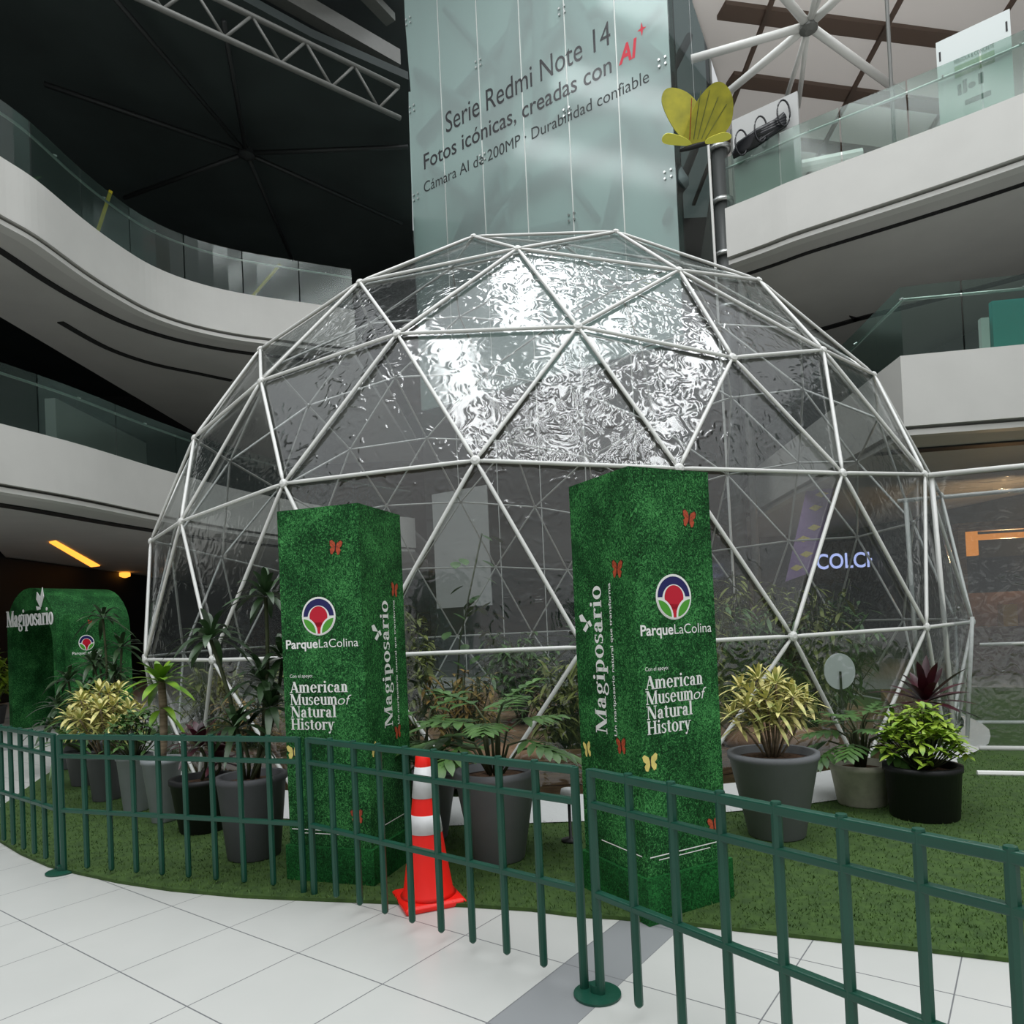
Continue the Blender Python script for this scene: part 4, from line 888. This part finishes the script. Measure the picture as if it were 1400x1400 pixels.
# ================================================================== BUTTERFLY
bf = thing('hanging_butterfly', 'giant yellow butterfly with a black body hung above the dome', 'butterfly ornament', (2.62, 9.0, 7.62))
def wing(name, pts, ang, m, th=.012):
    q_ = smooth_curve([pts[-1]] + pts + pts[:2], 4); pts = [(p.x, p.y) for p in q_[4:-4]][:-1]
    mb = MB(); ca, sa = math.cos(ang), math.sin(ang); k = len(pts)
    # wing lies in a plane through the body axis (x), tilted by ang from vertical towards the viewer (-y)
    f = lambda x, s, d: (x, -s * sa - d * ca, s * ca - d * sa)
    vs = [f(x, s, 0) for x, s in pts] + [f(x, s, th) for x, s in pts]
    mb.add(vs, [tuple(range(k))[::-1], tuple(range(k, 2 * k))] + [(i, (i + 1) % k, k + (i + 1) % k, k + i) for i in range(k)]); return mb.build(name, m, bf, local=True)
far_w = [(-.08, .03), (-.28, .20), (-.43, .50), (-.41, .66), (-.30, .70), (-.12, .64), (.02, .5), (.06, .36), (.06, .05)]
near_w = [(-.16, .03), (-.14, .22), (-.05, .44), (.06, .58), (.18, .66), (.30, .64), (.40, .52), (.43, .36), (.40, .20), (.28, .09), (.08, .03)]
w1 = wing('rear_wing', far_w, .12, M['butterfly']); w2 = wing('front_wing', near_w, .42, M['butterfly'])
wing('lower_wing', [(-.1, .01), (-.40, .04), (-.46, .10), (-.40, .16), (-.22, .12), (-.1, .06)], .9, M['butterfly_pale']); wing('lower_wing', [(.12, .02), (.38, .05), (.41, .11), (.3, .14), (.12, .08)], .9, M['butterfly_pale'])
MB().tube([(-.22, 0, -.05), (-.1, 0, -.02), (.1, 0, .03), (.24, 0, .07)], [.02, .032, .032, .018], 10).build('body', M['black'], bf, True, local=True)
for k in range(5):
    q = .15 + .17 * k; z_ = .56 - .07 * abs(k - 1.5); a_, b_ = Vector((-.1 + .05 * k, -.06 * .447 - .016, .06)), Vector((-.10 + .11 * k, -z_ * .447 - .016, z_))
    MB().tube([a_, b_], .005, 4).build('wing_vein', M['orange'] if k == 0 else M['leaf_dull'], w2, local=True)
MB().tube([(0, 0, .05), (0, .15, 10.4)], .0015, 4).build('nylon_line', M['reflective'], bf, local=True)
# ================================================================== THINGS ON THE GALLERIES
def panel(name, label, cat, a, b, z0, z1, m, th=.05, group=None):
    a, b = Vector((a[0], a[1], 0)), Vector((b[0], b[1], 0)); F_ = Face(a, b - a); L_ = (b - a).length
    vs = [F_.at(u, v, d) for u in (0, L_) for d in (0, -th) for v in (z0, z1)]
    o = MB().add(vs, [(0, 1, 3, 2), (4, 6, 7, 5), (0, 4, 5, 1), (2, 3, 7, 6), (0, 2, 6, 4), (1, 5, 7, 3)]).build(name, M[m], None); tag(o, label, cat, group); return o, F_, L_
# poster board on the right
ps, F_, L_ = panel('poster_board', 'white poster board standing behind the upper right balcony glass', 'poster', (8.36, 13.15), (9.25, 12.45), 10.41, 12.1, 'poster')
def ink(nm, polys, m, parent, F):
    mb = MB()
    for p in polys: mb.add([F.at(u, v, .004) for u, v in p], [tuple(range(len(p)))])
    mb.build(nm, M[m], parent)
R_ = lambda u0, v0, u1, v1: [(u0, v0), (u1, v0), (u1, v1), (u0, v1)]
mb = MB(); F_.put(mb, fit(sans('PERGOLA & CONCRETE', .01), .27, .88, 11.55, .075), d=.004); mb.build('lettering', M['poster_ink'], ps)
ink('picture_strip', [R_(.27, 11.28, .88, 11.5)], 'poster_green', ps, F_); ink('dark_bottles', [R_(.30, 10.95, .36, 11.15), R_(.38, 10.95, .45, 11.2), circ(.52, 11.05, .06, 16), R_(.62, 11.0, .70, 11.2)], 'poster_ink', ps, F_)
ink('fixing_slots', [R_(.04, 11.72, .07, 11.9), R_(1.06, 11.72, 1.09, 11.9)], 'black', ps, F_); ink('rounded_button', [R_(.4, 10.72, .8, 10.82)], 'poster_ink', ps, F_)
bd, F_, L_ = panel('grey_screen_panel', 'large pale grey panel behind the left end of the upper right glass', 'panel', (5.25, 15.35), (6.35, 14.55), 10.41, 12.35, 'board', .08)
t = thing('hanging_tube_bundle', 'dark tangle of pipes and cables in a clear hoop beside the grey panel', 'pipe bundle', (5.7, 14.9, 11.3))
for k in range(7): MB().tube([(5.15 + .02 * k, 15.1, 11.42 + .035 * k), (5.6, 14.95 - .02 * k, 11.55 + .03 * k), (6.1, 14.6, 11.72 + .06 * (k % 4))], .07, 7).build('pipe', M['curve_dark'], t, True)
for q in (.15, .5, .9):
    c_ = Vector((5.15, 15.05, 11.55)).lerp(Vector((6.15, 14.5, 11.95)), q); mb = MB(); mb.tube([c_ + Vector((.13 * math.cos(a), .0, .27 * math.sin(a))) for a in [2 * PI * i / 20 for i in range(21)]], .018, 6, False); mb.build('hoop', M['curve_dark'], t, True)
panel('teal_display', 'teal display panel behind the lower right balcony glass', 'display panel', (8.02, 11.55), (9.2, 11.4), 5.69, 6.55, 'teal', .1)
panel('white_display', 'narrow white display stand left of the teal panel', 'display stand', (7.86, 11.6), (7.98, 11.58), 5.69, 6.3, 'poster', .1)
beam('yellow_strut', 'yellow diagonal strut behind the upper left glass, nearer one', (-10.5, 17.7, 10.26), (-9.15, 17.0, 12.5), .06, .06, M['yellow_steel'], 'strut')
beam('yellow_strut', 'yellow diagonal strut behind the upper left glass, near the dome', (-8.1, 20.4, 10.26), (-6.2, 20.4, 12.3), .06, .06, M['yellow_steel'], 'strut')
t = thing('gallery_plant', 'pale green potted plant behind the upper left glass', 'potted plant', (-9.75, 14.8, 10.2)); t_b = MB().lathe([(.14, .01), (.18, .4)], (0, 0, 0), 20).build('pot', M['pot_dark'], t, True, local=True); lf = MB(); rosette(lf, (0, 0, 1.0), 20, .55, .12, 1.3, -.2, .4); rosette(lf, (.1, .1, .7), 12, .5, .12, 1.0, -.3, .4); lf.build('foliage', M['leaf_mid'], t, True, local=True); MB().tube([(0, 0, .35), (0, 0, 1.0)], .02, 6).build('stem', M['stem'], t, local=True)
# lamps under the lower left balcony
lamp_m = emit('warm_lamp', '#ffa23c', 1.8); shop_m = emit('warm_shop_light', '#e08a35', 1.0)
t = thing('ceiling_lamp', 'long warm linear lamp under the lower left balcony', 'ceiling lamp', (-13.3, 22, 4.36)); 
mb = MB(); mb.add([(-12.25, 19.04, 4.40), (-11.94, 18.83, 4.40), (-14.54, 25.38, 4.40), (-15.0, 25.6, 4.40)], [(0, 1, 2, 3)]); mb.add([(-12.25, 19.04, 4.42), (-11.94, 18.83, 4.42), (-14.54, 25.38, 4.42), (-15.0, 25.6, 4.42)], [(3, 2, 1, 0)]); mb.build('diffuser', lamp_m, t)
t = thing('ceiling_lamp', 'small warm round lamp under the balcony beside the dome', 'ceiling lamp', (-15.2, 28.2, 4.2)); MB().lathe([(.05, .0), (.2, .06), (.2, .2)], (0, 0, 0), 16).build('lamp_shade', lamp_m, t, local=True)
# ================================================================== SHOPS
t = thing('shop_sign', 'dark fascia sign with pale blue letters behind the dome', 'shop sign', (11.2, 24, 2.6)); SF = Face((9.6, 24.1, 0), (1, -.05, 0))
slab_ = [SF.at(u, v, d) for u in (0, 3.4) for d in (0, -.15) for v in (2.55, 3.95)]; MB().add(slab_, [(0, 1, 3, 2), (4, 6, 7, 5), (0, 4, 5, 1), (2, 3, 7, 6), (0, 2, 6, 4), (1, 5, 7, 3)]).build('sign_board', M['black'], t)
mb = MB(); SF.put(mb, fit(sans('COLCH', .015), .72, 2.75, 3.05, .5), d=.01); mb.build('lit_lettering', emit('cool_sign_light', '#b9c4ff', 1.5), t)
for x in (9.8, 12.8): MB().tube([SF.at(x - 9.6, 0, -.08), SF.at(x - 9.6, 2.55, -.08)], .05, 8).build('support_post', M['steel_dark'], t)
F_ = Face((6.3, 16.4, 0), (1, -.1, 0)); BP = [(.0, 2.35), (.62, 2.55), (1.2, 4.5), (.62, 4.6)]
sb = MB().add([F_.at(u, v, d) for d in (0, -.02) for u, v in BP], [(0, 1, 2, 3), (7, 6, 5, 4), (0, 4, 5, 1), (1, 5, 6, 2), (2, 6, 7, 3), (3, 7, 4, 0)]).build('hanging_banner', M['purple']); tag(sb, 'slanted purple banner with yellow leaves behind the dome glass on the right', 'banner')
ink('printed_leaves', [[(u, v), (u + .14, v + .08), (u + .3, v + .02), (u + .14, v - .07)] for u, v in ((.12, 2.65), (.35, 2.95), (.3, 3.3), (.55, 3.55), (.6, 4.0), (.75, 4.3))], 'yellow', sb, F_)
t = thing('kiosk', 'warm lit kiosk with a timber frame seen through the tunnel plastic', 'kiosk', (11.4, 16.0, 0)); KF = Face((10.25, 16.3, 0), (1, -.18, 0))
def kb(u0, u1, z0, z1, d0, d1, nm, m): vs = [KF.at(u, v, d) for u in (u0, u1) for d in (d0, d1) for v in (z0, z1)]; MB().add(vs, [(0, 1, 3, 2), (4, 6, 7, 5), (0, 4, 5, 1), (2, 3, 7, 6), (0, 2, 6, 4), (1, 5, 7, 3)]).build(nm, m, t)
kb(0, 3, 3.3, 3.5, 0, -.3, 'header', M['wood']); kb(0, .15, 0, 3.3, 0, -.3, 'jamb', M['wood']); kb(2.85, 3, 0, 3.3, 0, -.3, 'jamb', M['wood']); kb(.3, 2.8, 3.1, 3.22, -.05, -.2, 'light_strip', shop_m); kb(.15, .45, 2.75, 3.3, -.1, -.25, 'lit_corner', shop_m)
kl = bpy.data.lights.new('kiosk_fill', 'POINT'); kl.energy = 90; kl.color = (1, .62, .3); kl.shadow_soft_size = .15; ko = bpy.data.objects.new('kiosk_fill', kl); COL.objects.link(ko); ko.location = KF.at(1.3, 2.95, -.6)  # unseen point light added to give the kiosk its warm glow
kb(.15, 2.85, 0, 1.1, -.1, -.6, 'counter', mat('reddish_counter', '#6b4f45', .6, var=.3, scale=3)); kb(.15, 2.85, 1.9, 2.7, -.3, -.35, 'dark_menu', M['black']); kb(.15, 2.85, 1.1, 1.9, -.9, -.95, 'back_panel', mat('copper_panel', '#7a5a44', .6, var=.3, scale=4))
kb(.9, 1.2, 1.1, 1.6, -.15, -.4, 'ochre_box', mat('ochre_box', '#b98a3a', .6))
# white counter seen through the dome at the right
panel('white_counter', 'pale counter far behind the dome right of the right pillar', 'counter', (7.4, 25.2), (8.7, 25.0), .01, 2.9, 'light_wall', .4)
